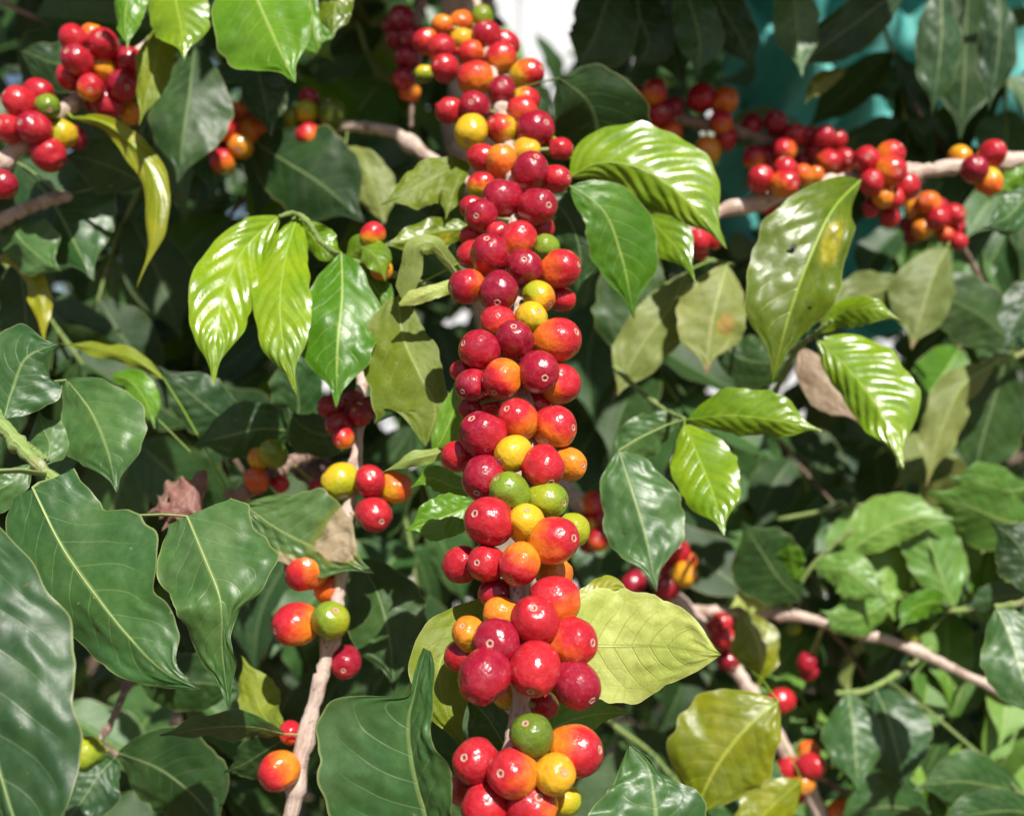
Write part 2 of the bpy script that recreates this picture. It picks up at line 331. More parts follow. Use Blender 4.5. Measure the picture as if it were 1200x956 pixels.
def outline(tab, t):
    ks = [k for k, _ in tab]; vs = [v for _, v in tab]
    return float(sum(np.interp(t + o, ks, vs) for o in (-.014, -.007, 0, .007, .014)) / 5)
def leaf(parent, mk, pts, wa, wb, sa=0.15, sb=0.15, quilt=0.6, ruf=1.0, cup=0.0, blunt=0.0, nu=46, nv=9, attach=None, label=None, ph=None, name="leaf", rib=True, und=1.0, holes=()):
    """pts: midrib in photo px + depth; wa / wb: half widths in px (wa on the image-left side of a leaf that points down);
       sa / sb: how fast each margin falls away from the camera; quilt: bulge between veins in mm; ruf: margin wave in mm"""
    s = spline(pts, nu + 1); M = [P(*a) for a in s]
    ph = rng.uniform(0, 6.28) if ph is None else ph
    q = random.Random(int(pts[0][0] * 7 + pts[0][1] * 13 + (wa if not isinstance(wa, list) else 5)))
    nw = q.uniform(2.6, 4.2); wob = [q.uniform(0, 6.28) for _ in range(4)]
    wmx = max(max(v for _, v in k) if isinstance(k, list) else k for k in (wa, wb)) * pts[0][2] / F
    pk = min(1.0, wmx / 0.012) ** 2 * (0.3 if mk == 'young' else 1.0); qv = 0.35 if mk == 'young' else 0.7
    q1 = q.uniform(1.1, 1.9); LW = 0.016 * sum((M[k+1] - M[k]).length for k in range(nu))
    V = []; U = []
    for i in range(nu + 1):
        t = i / nu; x, y, d = s[i]
        a_, b_ = s[min(i+1, nu)], s[max(i-1, 0)]
        D = np.array([a_[0]-b_[0], a_[1]-b_[1]]); D /= (np.linalg.norm(D) + 1e-9)
        S = Vector((-D[1], 0, -D[0]))                   # image (-dy, dx) -> world x, -z
        T = (M[min(i+1, nu)] - M[max(i-1, 0)]).normalized()
        mp = d / F
        f0 = prof(t, blunt)
        for j in range(-nv, nv + 1):
            e = j / nv; a = abs(e); sg = 1 if e >= 0 else -1
            wk = wa if e >= 0 else wb
            if isinstance(wk, list): f = f0; w = outline(wk, t) * mp
            else: f = f0; w = wk * mp * f
            w *= 1 + 0.05 * math.sin(2*math.pi*t*2.1 + wob[0 if sg > 0 else 1]) + 0.018 * math.sin(2*math.pi*t*7 + wob[2 if sg > 0 else 3])
            w *= 1 + 0.075 * mnoise.noise((t * 5.5, sg * 3.1 + ph, 0.3)) + 0.05 * mnoise.noise((t * 19, sg * 7.7 + ph, 1.3))
            sl = sa if e >= 0 else sb
            dirv = (S * sg + Vector((0, sl, 0)))
            Nn = T.cross(dirv * sg)
            if Nn.length < 1e-9: Nn = Vector((0, -1, 0))
            Nn.normalize()
            if Nn.y > 0: Nn = -Nn
            vs = vein_s(t, a)
            qh = quilt * 0.001 * (0.5 - 0.5 * math.cos(2 * math.pi * vs)) ** 0.75 * (a ** 0.5) * (1 - a ** 3) * min(1, f * 1.6) * (1 + qv * mnoise.noise((t * 6, e * 3, ph)))
            qh += pk * 0.00085 * mnoise.noise((t * 11, e * 4.5, ph + 4)) * min(1, 4 * a) + pk * 0.0004 * mnoise.noise((t * 26, e * 10, ph + 9)) * min(1, 4 * a)
            uh = und * LW * a * math.sin(2*math.pi*(t*q1 + 0.25*e) + wob[1]) * min(1, 1.5 * f)
            rh = uh + ruf * 0.001 * a * a * math.sin(2*math.pi*t*nw + ph + (0 if sg > 0 else 1.9)) * min(1, f * 1.5)
            ch = cup * w * a * a
            V.append(M[i] + dirv * (w * a) + Nn * (qh + rh - ch)); U.append((t, 0.5 + 0.5 * e))
    W = 2 * nv + 1; Fc = []
    for i in range(nu):
        for j in range(W - 1):
            tt, ee = (i + .5) / nu, (j + .5) / nv - 1
            if any(((tt - h[0]) / h[2]) ** 2 + ((ee - h[1]) / h[3]) ** 2 < 1 for h in holes): continue
            Fc.append((i*W+j, (i+1)*W+j, (i+1)*W+j+1, i*W+j+1))
    # orient the faces so that the front material side looks towards the camera
    mid = (nu // 2) * W + nv
    nrm = (V[mid + W] - V[mid]).cross(V[mid + 1] - V[mid])
    view = V[mid] - Vector((0, 0, CAM_Z))
    if nrm.dot(view) > 0: Fc = [tuple(reversed(f)) for f in Fc]
    o = mesh_obj(name, V, Fc, LM[mk], parent, U)
    if label: o['label'] = label
    if rib:
        L = sum((M[k+1] - M[k]).length for k in range(nu))
        rp = [M[k] + Vector((0, 0.0002, 0)) for k in range(0, nu - 1, 2)]
        rr = [max(0.00022, L * 0.0075 * (1 - k / (nu - 1)) ** 0.8) * min(1.0, 0.65 + 0.1 * (1 if True else 0)) for k in range(0, nu - 1, 2)]
        if attach is not None:
            A = Vector(attach); B = M[0]; mdp = (A + B) / 2 + Vector((0, 0, 0.15 * (A - B).length)) * 0.3
            pre = [A, A.lerp(mdp, 0.6), mdp.lerp(B, 0.5)]
            rp = pre + rp; rr = [rr[0] * 1.25] * 3 + rr
        Vt, Ft, Ut = tube_data(rp, rr, 7)
        mesh_obj("midrib", Vt, Ft, rib_of(mk), o, Ut, "tube")
    return o
def nearest(pts, p, maxd=0.06):
    k = min(pts, key=lambda q: (q - p).length)
    return k if (k - p).length < maxd else None

# ------------------------------------------------------------------ cherries
def cherry_mesh(seed):
    """slightly oval, squashed and lumpy fruit with a dimpled crown; radius about one"""
    q = random.Random(seed); V = []; Fc = []; ns, nr = 32, 22; o = Vector((seed * 7.3, 2.1, 5.5))
    fl = q.uniform(0.90, 0.98); fx = q.uniform(0.95, 1.02); lz = q.uniform(1.02, 1.22)
    flats = [(Vector((q.gauss(0, 1), q.gauss(0, 1), q.gauss(0, .6))).normalized(), q.uniform(.82, .92)) for _ in range(4)]
    for i in range(nr + 1):
        th = math.pi * i / nr
        for k in range(ns):
            ph = 2 * math.pi * k / ns
            z = math.cos(th); r = math.sin(th) ** 0.96 if 0 < i < nr else 0.0
            p = Vector((r * math.cos(ph) * fx, r * math.sin(ph) * fl, z * (lz if th > 1.57 else 1.04)))
            n = p.normalized()
            for f, m in flats:                              # pressed against its neighbours
                dd = p.dot(f)
                if dd > m and th > 0.6: p -= f * (dd - m) * 0.75
            p *= 1 + 0.030 * mnoise.noise(n * 1.5 + o)
            p.z -= 0.10 * math.exp(-((th) / 0.22) ** 2)
            p.z += 0.10 * math.exp(-((math.pi - th) / 0.35) ** 2)
            V.append(tuple(p))
    for i in range(nr):
        for k in range(ns):
            Fc.append((i*ns+k, (i+1)*ns+k, (i+1)*ns+(k+1) % ns, i*ns+(k+1) % ns))
    me = bpy.data.meshes.new("cherry"); me.from_pydata(V, [], Fc); me.polygons.foreach_set("use_smooth", [True]*len(Fc)); me.materials.append(CHERRY)
    return me
def scar_mesh():
    V = []; Fc = []; ns = 18
    rings = [(0.0, 0.915), (0.05, 0.918), (0.075, 0.955), (0.105, 0.985), (0.135, 0.992), (0.165, 0.975), (0.20, 0.925)]
    for r, z in rings:
        for k in range(ns):
            a = 2*math.pi*k/ns; rr = r * (1 + 0.10 * math.sin(5 * a))
            V.append((rr*math.cos(a), rr*math.sin(a), z))
    for i in range(len(rings)-1):
        for k in range(ns): Fc.append((i*ns+k, (i+1)*ns+k, (i+1)*ns+(k+1) % ns, i*ns+(k+1) % ns))
    me = bpy.data.meshes.new("calyx_scar"); me.from_pydata(V, [], Fc); me.polygons.foreach_set("use_smooth", [True]*len(Fc)); me.materials.append(SCAR)
    return me
def stalk_mesh():
    V, Fc, U = tube_data([Vector((0, 0, q)) for q in (0, 0.3, 0.6, 0.85, 1.0)], [1.25, 1.0, 0.9, 1.0, 1.3], 8)
    me = bpy.data.meshes.new("stalk"); me.from_pydata([tuple(v) for v in V], [], Fc); me.polygons.foreach_set("use_smooth", [True]*len(Fc)); me.materials.append(STALK)
    return me
ME_CH = [cherry_mesh(k) for k in range(9)]; ME_SC, ME_ST = scar_mesh(), stalk_mesh()
CODE = {'G': 0.02, 'g': 0.13, 'L': 0.26, 'Y': 0.40, 'y': 0.48, 'O': 0.55, 'o': 0.63, 'R': 0.80, 'r': 0.74, 'D': 0.905}
LEVEL = {2: 0.014, 1: 0.008, 0: 0.000, -1: -0.009}

def place_cherries(parent, stem_pts, dfun, items, small=False, lvl_scale=1.0, up_dir=None):
    """items: (x, y, r, 'XY' colour codes, level, (tipx, tipy) or None, direction (dx,dy) of the less ripe side or None)"""
    recs = []
    for it in items:
        x, y, r, cc, lv = it[:5]; tip = it[5] if len(it) > 5 else None; lo = it[6] if len(it) > 6 else None
        d = dfun(x, y) - LEVEL[lv] * lvl_scale
        recs.append([x, y, r, d, cc, tip, lo])
    for _ in range(60):                                      # push touching fruit apart along the line of sight
        for i in range(len(recs)):
            for j in range(i):
                a, b = recs[i], recs[j]
                pa, pb = P(*a[:2], a[3]), P(*b[:2], b[3])
                ra, rb = a[2]*a[3]/F, b[2]*b[3]/F
                need = (ra + rb) * 0.90
                dv = pa - pb
                if dv.length < need:
                    pr2 = dv.x**2 + dv.z**2
                    dz = math.sqrt(max(0.0, need**2 - pr2)) - abs(dv.y)
                    if dz > 0:
                        sg = 1 if dv.y >= 0 else -1
                        dz = min(dz, 0.0015)
                        a[3] += sg * dz * 0.5; b[3] -= sg * dz * 0.5
    org = parent_world(parent)
    for x, y, r, d, cc, tip, lo in recs:
        c = P(x, y, d); rad = r * (1.14 if not small else 1.08) * d / F
        sp = min(stem_pts, key=lambda q: (q - c).length) if stem_pts else c + Vector((0, 0.01, 0.004))
        out = (c - sp).normalized()
        if tip is not None:
            tx, ty = tip; k = math.sqrt(max(0.02, 1 - min(0.97, (tx*tx + ty*ty) / (r*r))))
            ax = Vector((tx / r, -k, -ty / r)).normalized()
        else:
            ax = (out + Vector((rng.uniform(-.35, .35), rng.uniform(-.1, .5), rng.uniform(-.6, .1)))).normalized()
        # the local x axis points to the riper side
        if lo is None: lo = (rng.uniform(-1, 1), rng.uniform(-.2, 1.0))
        rip0 = Vector((-lo[0], -0.22, lo[1])).normalized(); rip = rip0 - ax * rip0.dot(ax)
        if rip.length < 1e-3: rip = ax.orthogonal()
        rip.normalize()
        ml = ax.cross(rip); rot = Matrix((rip, ml, ax)).transposed().to_4x4()
        o = bpy.data.objects.new("cherry", rng.choice(ME_CH)); col.objects.link(o); o.parent = parent
        el = rng.uniform(0.97, 1.05)
        M = Matrix.Translation(c) @ rot @ Matrix.Diagonal((rad, rad, rad * el, 1))
        o.matrix_local = Matrix.Translation(-org) @ M
        a, b = CODE[cc[0]], CODE[cc[-1]]                     # riper code first, less ripe side second
        o.color = (b, a + rng.uniform(-.02, .02), math.atan2(rip0.dot(ax), max(1e-3, rip0.dot(rip))) / math.pi + 0.5, 1)
        if not small and r >= 9:
            s = bpy.data.objects.new("calyx_scar", ME_SC); col.objects.link(s); s.parent = o
        ln = (sp - c).length
        if ln > 1e-4:
            k = bpy.data.objects.new("stalk", ME_ST); col.objects.link(k); k.parent = o
            z = (sp - c).normalized(); xx = z.orthogonal().normalized(); yy = z.cross(xx)
            W = Matrix.Translation(c) @ Matrix((xx, yy, z)).transposed().to_4x4() @ Matrix.Diagonal((0.0011, 0.0011, ln, 1))
            k.matrix_local = M.inverted() @ W
def dinterp(tab):
    ks = sorted(tab)
    return lambda v: float(np.interp(v, [k for k, _ in ks], [q for _, q in ks]))

# ================================================================== GROUND
def build_ground():
    m, nt, n, l, bsdf = new_mat("soil_and_litter"); b = NB(nt)
    tc = n.new("ShaderNodeTexCoord"); o = tc.outputs["Object"]
    c = b.mix(b.smooth(b.noise(o, 9, 6), 0.4, 0.62), (0.075, 0.045, 0.028), (0.17, 0.11, 0.065))
    c = b.mix(b.smooth(b.noise(o, 30, 4), 0.55, 0.68), c, (0.06, 0.10, 0.03))
    l.new(c, bsdf.inputs["Base Color"]); bsdf.inputs["Roughness"].default_value = 0.9
    bp = n.new("ShaderNodeBump"); bp.inputs["Distance"].default_value = 0.03; l.new(b.noise(o, 18, 6), bp.inputs["Height"]); l.new(bp.outputs[0], bsdf.inputs["Normal"])
    V = []; Fc = []; N = 40
    for i in range(N + 1):
        for j in range(N + 1):
            x = (i / N - 0.5); y = (j / N - 0.5)
            x = math.copysign(abs(2 * x) ** 3, x) * 600; y = math.copysign(abs(2 * y) ** 3, y) * 600
            V.append((x, y, 0.04 * math.sin(x * 2.1) * math.cos(y * 1.7) if abs(x) < 8 and abs(y) < 8 else 0.0))
    for i in range(N):
        for j in range(N): Fc.append((i*(N+1)+j, (i+1)*(N+1)+j, (i+1)*(N+1)+j+1, i*(N+1)+j+1))
    me = bpy.data.meshes.new("ground"); me.from_pydata(V, [], Fc); me.materials.append(m)
    g = bpy.data.objects.new("ground", me); col.objects.link(g); tag(g, kind='structure')
build_ground()

# ================================================================== BUILDING SEEN THROUGH THE GAP
def build_house():
    m, nt, n, l, bsdf = new_mat("whitewashed_wall"); b = NB(nt)
    tc = n.new("ShaderNodeTexCoord"); o = tc.outputs["Object"]
    c = b.mix(b.smooth(b.noise(o, 1.5, 5), 0.4, 0.7), (0.60, 0.61, 0.63), (0.48, 0.50, 0.53))
    l.new(c, bsdf.inputs["Base Color"]); bsdf.inputs["Roughness"].default_value = 0.8
    mr, ntr, nr_, lr, br = new_mat("tin_roof"); br.inputs["Base Color"].default_value = (0.35, 0.36, 0.37, 1); br.inputs["Roughness"].default_value = 0.5
    t = empty("building", (0.6, 7.2, 0)); tag(t, "white walled building glimpsed through the gap at the top centre", "building")
    def box(name, x0, x1, y0, y1, z0, z1, mat, par):
        v = [(x, y, z) for x in (x0, x1) for y in (y0, y1) for z in (z0, z1)]
        return mesh_obj(name, [Vector(q) for q in v], [(0,1,3,2), (4,6,7,5), (0,4,5,1), (2,3,7,6), (0,2,6,4), (1,5,7,3)], mat, par, smooth=False)
    box("wall", -1.6, 2.8, 7.0, 10.0, 0.0, 4.9, m, t)
    for k in range(9): box("batten", -1.45 + k * 0.5, -1.41 + k * 0.5, 6.975, 6.998, 0.0, 4.85, m, t)
    ro = [(-1.9, 6.7, 4.9), (3.1, 6.7, 4.9), (3.1, 10.3, 4.9), (-1.9, 10.3, 4.9), (-1.9, 8.5, 6.0), (3.1, 8.5, 6.0)]
    mesh_obj("roof", [Vector(q) for q in ro], [(0,1,5,4), (2,3,4,5), (1,2,5), (3,0,4), (0,3,2,1)], mr, t, smooth=False)
build_house()

# ================================================================== SHADE NET
def build_net():
    m, nt, n, l, bsdf = new_mat("teal_net"); b = NB(nt)
    uvn = n.new("ShaderNodeUVMap"); uvn.uv_map = "leaf"
    wv = n.new("ShaderNodeTexWave"); wv.inputs["Scale"].default_value = 220; l.new(uvn.outputs[0], wv.inputs[0])
    tc = n.new("ShaderNodeTexCoord")
    c = b.mix(b.smooth(b.noise(tc.outputs["Object"], 6, 5), 0.35, 0.65), (0.09, 0.44, 0.41), (0.20, 0.60, 0.56))
    c = b.mix(b.math('MULTIPLY', wv.outputs["Fac"], 0.4), c, (0.05, 0.24, 0.24))
    l.new(c, bsdf.inputs["Base Color"]); bsdf.inputs["Roughness"].default_value = 0.6
    tr = n.new("ShaderNodeBsdfTranslucent"); l.new(c, tr.inputs[0]); mx = n.new("ShaderNodeMixShader"); mx.inputs[0].default_value = 0.3
    l.new(bsdf.outputs[0], mx.inputs[1]); l.new(tr.outputs[0], mx.inputs[2]); l.new(mx.outputs[0], n["Material Output"].inputs[0])
    V = []; Fc = []; U = []; A, B = 70, 60
    for i in range(A + 1):
        for j in range(B + 1):
            u, v = i / A, j / B
            p = P(845 + 420 * u, 395 - 460 * v, 1.55)
            p.y += 0.03 * math.sin(u * 31 + 2.6 * math.sin(v * 6)) + 0.02 * math.sin(v * 21 + u * 13) + 0.02 * u + 0.02 * mnoise.noise((u * 14, v * 12, 0.5))
            p.z += 0.012 * math.sin(u * 14) * (1 - v)
            V.append(p); U.append((u, v))
    for i in range(A):
        for j in range(B): Fc.append((i*(B+1)+j, (i+1)*(B+1)+j, (i+1)*(B+1)+j+1, i*(B+1)+j+1))
    t = empty("shade_net", P(1055, 395, 1.55)); tag(t, "wrinkled teal shade net stretched behind the upper right branches", "shade net")
    mesh_obj("cloth", V, Fc, m, t, U)
    top = [P(845 + 420 * u, -66, 1.55 + 0.02 * u / 1.0) for u in np.linspace(0, 1, 20)]
    Vt, Ft, Ut = tube_data(top, [0.004] * 20, 8); mesh_obj("hem_rope", Vt, Ft, BARKD, t, Ut, "tube")
build_net()

# ================================================================== BRANCHES (hand placed)
class Branch:
    def __init__(s, name, base, label, cat, group=None):
        s.root = empty(name, base); tag(s.root, label, cat, group); s.pts = []; s.k = 0
    def stem(s, px, r0, r1, mat=BARK, nodes=(), name="stem", n=None):
        s.k += 1
        s.pts += stem(px, r0, r1, s.root, mat, name, nodes, n, seed=s.k * 7 + int(px[0][0]))
    def leaf(s, mk, pts, wa, wb, sa=0.15, sb=0.15, far=0.075, **kw):
        p0 = P(*pts[0]); at = nearest(s.pts, p0, far) if s.pts else None
        return leaf(s.root, mk, pts, wa, wb, sa, sb, attach=at, **kw)
    def cherries(s, items, dfun, **kw):
        place_cherries(s.root, s.pts, dfun, items, **kw)

# ---- the main fruiting branch down the middle
dmain = dinterp([(1010, .372), (956, .377), (850, .384), (780, .389), (690, .403), (600, .418), (540, .432), (450, .452), (360, .472), (300, .492), (200, .542), (130, .592), (70, .640), (20, .680), (-60, .74)])
mb = Branch("coffee_branch", P(592, 1010, .372), "main coffee branch packed with red, orange and green cherries down the middle of the photo", "coffee branch", "fruiting coffee branches")
mb.stem([(x, y, dmain(y)) for x, y in ((594, 1030), (597, 930), (603, 880), (610, 820), (612, 770), (607, 690), (618, 620), (622, 560), (614, 480), (606, 400), (606, 340), (603, 265), (600, 200), (590, 140), (574, 70), (560, 10), (545, -60))],
        .0031, .0028, BARK, nodes=(.055, .14, .25, .34, .42, .5, .58, .66, .74, .82, .9), n=150)
MAIN = [
 (565,21,13,'gL',1,None),(540,26,12,'oO',1),(518,30,11,'Oo',1),(523,39,10,'Oy',0),(542,47,12,'yY',1),(498,49,13,'Ro',1,None,(1,0)),(517,57,15,'Rr',2),(570,43,16,'DR',2),
 (593,52,14,'RR',0),(551,63,14,'ro',1),(586,69,17,'RO',1,None,(0,1)),(521,80,15,'RR',2,(-8,-2)),(497,87,10,'YG',-1,None,(0,1)),(556,92,18,'rO',2,None,(.6,1)),
 (618,87,17,'RY',1,(14,-4),(-1,.3)),(588,107,16,'DR',2,(0,-2)),(526,130,14,'Rr',1),(556,126,17,'DR',2,(-3,-1)),(617,117,14,'RY',0,None,(-1,-.2)),(612,131,16,'ro',1,None,(0,1)),
 (552,154,18,'YY',2,(-4,14)),(588,151,16,'RY',2,(-10,-6),(1,.3)),(627,152,20,'DD',2,(12,-4)),(657,175,12,'RR',0),(645,171,11,'gL',0),(617,177,14,'yY',0),
 (565,185,15,'Rr',1,None,(.8,0)),(588,190,18,'Oo',1,(0,-16),(0,1)),(621,201,21,'DR',2,(7,-13)),(651,210,16,'Rr',1,(13,0),(-1,0)),(563,217,14,'RL',0,None,(0,1)),
 (588,232,21,'DR',2,(-17,5)),(630,242,21,'DR',2,(11,2)),(564,252,18,'DR',1,(-5,4)),(634,268,14,'DR',-1),(552,243,12,'RR',0),
 (551,276,11,'RR',-1),(583,273,12,'RR',0),(608,281,19,'Ro',1,None,(0,1)),(574,299,22,'DR',2,(-3,-15)),(552,298,15,'RR',0),(640,290,14,'gg',0,None,(0,-1)),(615,314,20,'DD',2,(-1,-6)),
 (656,315,21,'Ro',1,(19,-3),(-1,.2)),(547,336,19,'Do',1,(-17,3),(1,0)),(584,342,22,'DD',2,(-1,13)),(631,348,17,'LO',1,(12,9),(1,.4)),(659,351,14,'Rr',-1),
 (622,374,18,'YL',1,None,(0,1)),(582,378,18,'Ro',1,None,(.4,1)),(603,399,21,'DD',2,(-1,-13)),(562,410,21,'DR',2,(-17,-6)),(653,399,25,'RO',1,(20,-8),(-1,.3)),
 (631,436,23,'DD',2,(6,7)),(588,444,21,'RO',2,(-8,15),(1,-.7)),(553,451,17,'DR',1,(-9,7)),(540,434,11,'RR',0),(656,450,21,'RO',0,None,(-1,.6)),
 (550,478,12,'DD',-1),(572,477,14,'RR',-1),(629,477,17,'RR',-1),
 (566,509,25,'DR',2,(-12,-17)),(607,491,22,'RO',2,None,(.6,1)),(650,501,23,'RO',1,None,(-.4,1)),(538,534,18,'RR',0,None),(601,532,20,'YY',2,(-13,8)),
 (636,547,23,'Rr',2,(8,15)),(667,544,18,'OO',0,(14,1),(-.6,-.6)),(568,560,24,'DR',1,(-8,15)),(597,577,21,'gg',2,None,(0,-1)),(642,586,21,'Lg',1,None),
 (574,611,26,'RR',2,(-16,-10)),(616,613,20,'YY',2,(1,-15)),(649,633,26,'RO',2,(20,-4),(-1,.5)),(671,621,18,'LL',0),
 (541,661,19,'RR',0),(570,660,21,'RR',1,(-10,-3)),(609,661,22,'RO',2,(-9,15),(.6,-1)),(649,671,20,'Oo',-1),
 (579,695,16,'DR',0),(650,704,26,'RO',1,None,(.4,1)),(587,718,18,'Oy',0,None,(.3,.6)),(627,727,26,'RR',2,(-2,-17)),(550,743,19,'OY',1,(-7,-11),(.5,1)),
 (583,753,26,'DD',2,(-8,-4)),(670,752,27,'RO',1,(22,-2),(-.6,1)),(540,768,18,'RR',0),(568,793,28,'DR',2,(-13,20)),(627,784,27,'RR',2,(-5,18)),(675,802,26,'DD',1,(16,13)),
 (638,826,15,'RR',-1),(592,814,15,'OL',-1),(623,862,23,'GG',2,(-7,-17)),(673,880,29,'RO',1,(26,-5),(-1,-.2)),(559,892,26,'RR',1,(-13,-10)),
 (601,906,27,'RO',2,(-13,-7),(1,.4)),(650,907,23,'yY',2,(10,-8)),(544,924,18,'RO',-1),(569,944,26,'Rr',1),(622,946,29,'RO',1,(8,-18),(.6,.6)),(662,938,17,'YL',0)]
mb.cherries(MAIN, lambda x, y: dmain(y))
# its leaves
mb.leaf('lime', [(655,757,.420),(720,757,.425),(770,757,.422),(845,767,.412)], [(0,40),(.2,68),(.5,63),(.7,46),(.85,26),(.95,9),(1,0)], [(0,40),(.2,66),(.4,60),(.6,60),(.75,47),(.87,26),(.95,9),(1,0)], -.05, .25, quilt=.7, ruf=.6, nv=12, und=.5, label="pale lime leaf seen from below with dark veins")
mb.leaf('yellow', [(668,740,.44),(700,700,.445),(722,688,.45),(742,697,.45)], 14, 20, .2, .2, rib=False)
mb.leaf('olive', [(596,700,.418),(548,735,.412),(516,775,.404),(522,830,.400),(548,884,.398)], 36, 44, .1, .25, quilt=.3, ruf=.8, label="folded yellow green leaf with its underside showing")
mb.leaf('mature', [(606,905,.402),(585,862,.405),(560,828,.408),(540,815,.41)], 22, 34, .2, .2, quilt=.3)
mb.leaf('fresh', [(610,890,.42),(645,855,.44),(690,838,.45),(745,835,.46)], 22, 22, .2, .2, quilt=.3)
mb.leaf('mature', [(522,1040,.366),(501,960,.370),(485,900,.374),(480,850,.378),(488,800,.379),(499,760,.380)], [(0,15),(.29,36),(.49,47),(.56,44),(.63,28),(.68,24),(.8,24),(.93,20),(.98,12),(1,6)], [(0,60),(.29,124),(.49,119),(.6,110),(.67,112),(.71,106),(.735,92),(.76,60),(.78,14),(.8,5),(.95,6),(1,3)], -.9, .22, quilt=.9, ruf=1.0, nv=14, nu=100, und=.3, label="large dark green leaf folded along its midrib at the bottom")
mb.leaf('mature', [(778,1050,.362),(771,985,.366),(767,935,.370),(758,895,.374),(738,873,.376)], [(0,50),(.5,64),(.62,52),(.7,26),(.78,8),(.9,5),(1,1)], [(0,50),(.45,84),(.6,76),(.7,62),(.77,54),(.84,58),(.9,46),(.96,24),(1,2)], .25, -.2, quilt=.6, ruf=1.0, nv=12, nu=60, und=.5, label="grey green leaf with a wavy edge at the bottom")
mb.leaf('olive', [(552,192,.575),(530,198,.568),(495,215,.560),(446,240,.552)], 24, 30, .35, -.1, quilt=.7, ruf=1.0)
mb.leaf('olive', [(549,192,.572),(540,205,.562),(530,230,.556),(522,258,.552)], 16, 10, .3, .5, quilt=.3)
mb.leaf('big', [(556,268,.56),(520,270,.555),(480,280,.548),(445,288,.545)], 18, 22, .4, .2, quilt=.5)
mb.leaf('lime', [(541,330,.515),(523,303,.508),(505,285,.503),(490,288,.502),(483,312,.504),(474,352,.507)], [(0,7),(.3,9),(.5,12),(.75,15),(.9,14),(1,3)], [(0,5),(.3,8),(.5,8),(.75,13),(.9,10),(1,3)], .4, .2, quilt=.2, ruf=.3, und=.4, label="pale curled leaf bent round an open gap")
mb.leaf('lime', [(545,333,.505),(520,338,.50),(495,346,.498),(468,357,.50)], [(0,6),(.4,9),(.8,10),(1,2)], [(0,6),(.4,9),(.8,8),(1,2)], .3, .2, quilt=.2, ruf=.5)
mb.leaf('olive', [(466,348,.520),(474,400,.512),(490,435,.506),(511,480,.502),(499,523,.500)], [(0,12),(.15,40),(.3,55),(.45,60),(.62,78),(.75,70),(.88,36),(.95,16),(1,0)], [(0,8),(.2,26),(.4,32),(.6,24),(.8,10),(1,0)], .10, .35, quilt=.4, ruf=1.0, far=.12, nv=12, und=.5, label="large olive leaf seen from below, half in cherry shade")
mb.leaf('fresh', [(552,430,.50),(536,470,.497),(520,510,.495),(498,548,.497)], 16, 26, .3, .4, quilt=.3)
mb.leaf('lime', [(545,527,.475),(510,532,.472),(478,540,.471),(447,554,.474)], 8, 10, .8, .3, quilt=.1, ruf=.4)
mb.leaf('fresh', [(560,590,.47),(535,600,.466),(508,610,.463),(474,622,.462)], 26, 26, .15, -.3, quilt=.5, ruf=.7)
mb.leaf('fresh', [(560,575,.49),(530,570,.49),(505,560,.49),(480,572,.49)], 16, 14, .2, .2)
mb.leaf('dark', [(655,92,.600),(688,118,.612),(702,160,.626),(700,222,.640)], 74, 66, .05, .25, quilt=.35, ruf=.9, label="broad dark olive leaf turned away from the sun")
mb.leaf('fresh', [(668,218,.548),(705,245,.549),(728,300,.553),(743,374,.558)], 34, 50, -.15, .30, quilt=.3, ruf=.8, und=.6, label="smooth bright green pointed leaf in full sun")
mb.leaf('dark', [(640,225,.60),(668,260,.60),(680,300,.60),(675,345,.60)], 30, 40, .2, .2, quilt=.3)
mb.leaf('young', [(668,208,.580),(700,192,.576),(745,196,.572),(790,222,.570),(824,256,.568),(852,292,.566)], 30, 62, .45, .38, quilt=2.2, ruf=.9, nv=14, nu=60, und=.4, label="glossy young leaf with deep glinting ribs")
mb.leaf('young', [(700,205,.60),(735,228,.588),(772,268,.575),(800,300,.568),(816,333,.563)], 24, 30, .5, -.1, quilt=1.4, ruf=.8, und=.5)

# ---- young shoot left of the middle
ys = Branch("young_coffee_shoot", P(530, 345, .60), "young shoot of glossy lime leaves hanging left of the main branch", "coffee shoot", "young glossy shoots")
ys.stem([(540,345,.61),(470,325,.57),(410,305,.545),(378,286,.535),(362,262,.535),(346,250,.535),(326,254,.532)], .0019, .0010, TWIG, nodes=(.5, .85))
ys.leaf('young', [(328,254,.540),(288,290,.526),(262,345,.507),(253,395,.496),(250,454,.490)], 42, 34, .05, .35, quilt=2.3, ruf=1.0, nv=12, nu=60, label="leftmost glossy lime leaf of the young shoot")
ys.leaf('young', [(349,252,.540),(336,295,.526),(328,350,.508),(333,410,.498),(348,464,.494)], 33, 36, .35, .0, quilt=2.0, ruf=.9, nv=12, nu=60)
ys.leaf('fresh', [(400,296,.535),(401,345,.520),(396,400,.510),(394,478,.502)], 47, 47, .2, .2, quilt=.5, ruf=1.2, label="broad satin green leaf of the young shoot")
ys.leaf('young', [(350,258,.54),(368,280,.545),(385,295,.545),(408,300,.54)], 14, 22, .2, .5, quilt=.9)
ys.leaf('young', [(405,305,.55),(425,290,.545),(440,300,.54),(452,330,.54)], 18, 18, .2, .2, quilt=.5)
ys.leaf('fresh', [(412,306,.56),(432,330,.555),(445,345,.55),(452,372,.55)], 16, 18, .2, .2, quilt=.5)
ys.cherries([(437,275,13,'RY',1,None,(0,1)),(447,316,12,'Oy',1),(430,306,9,'rO',0)], lambda x, y: .555)

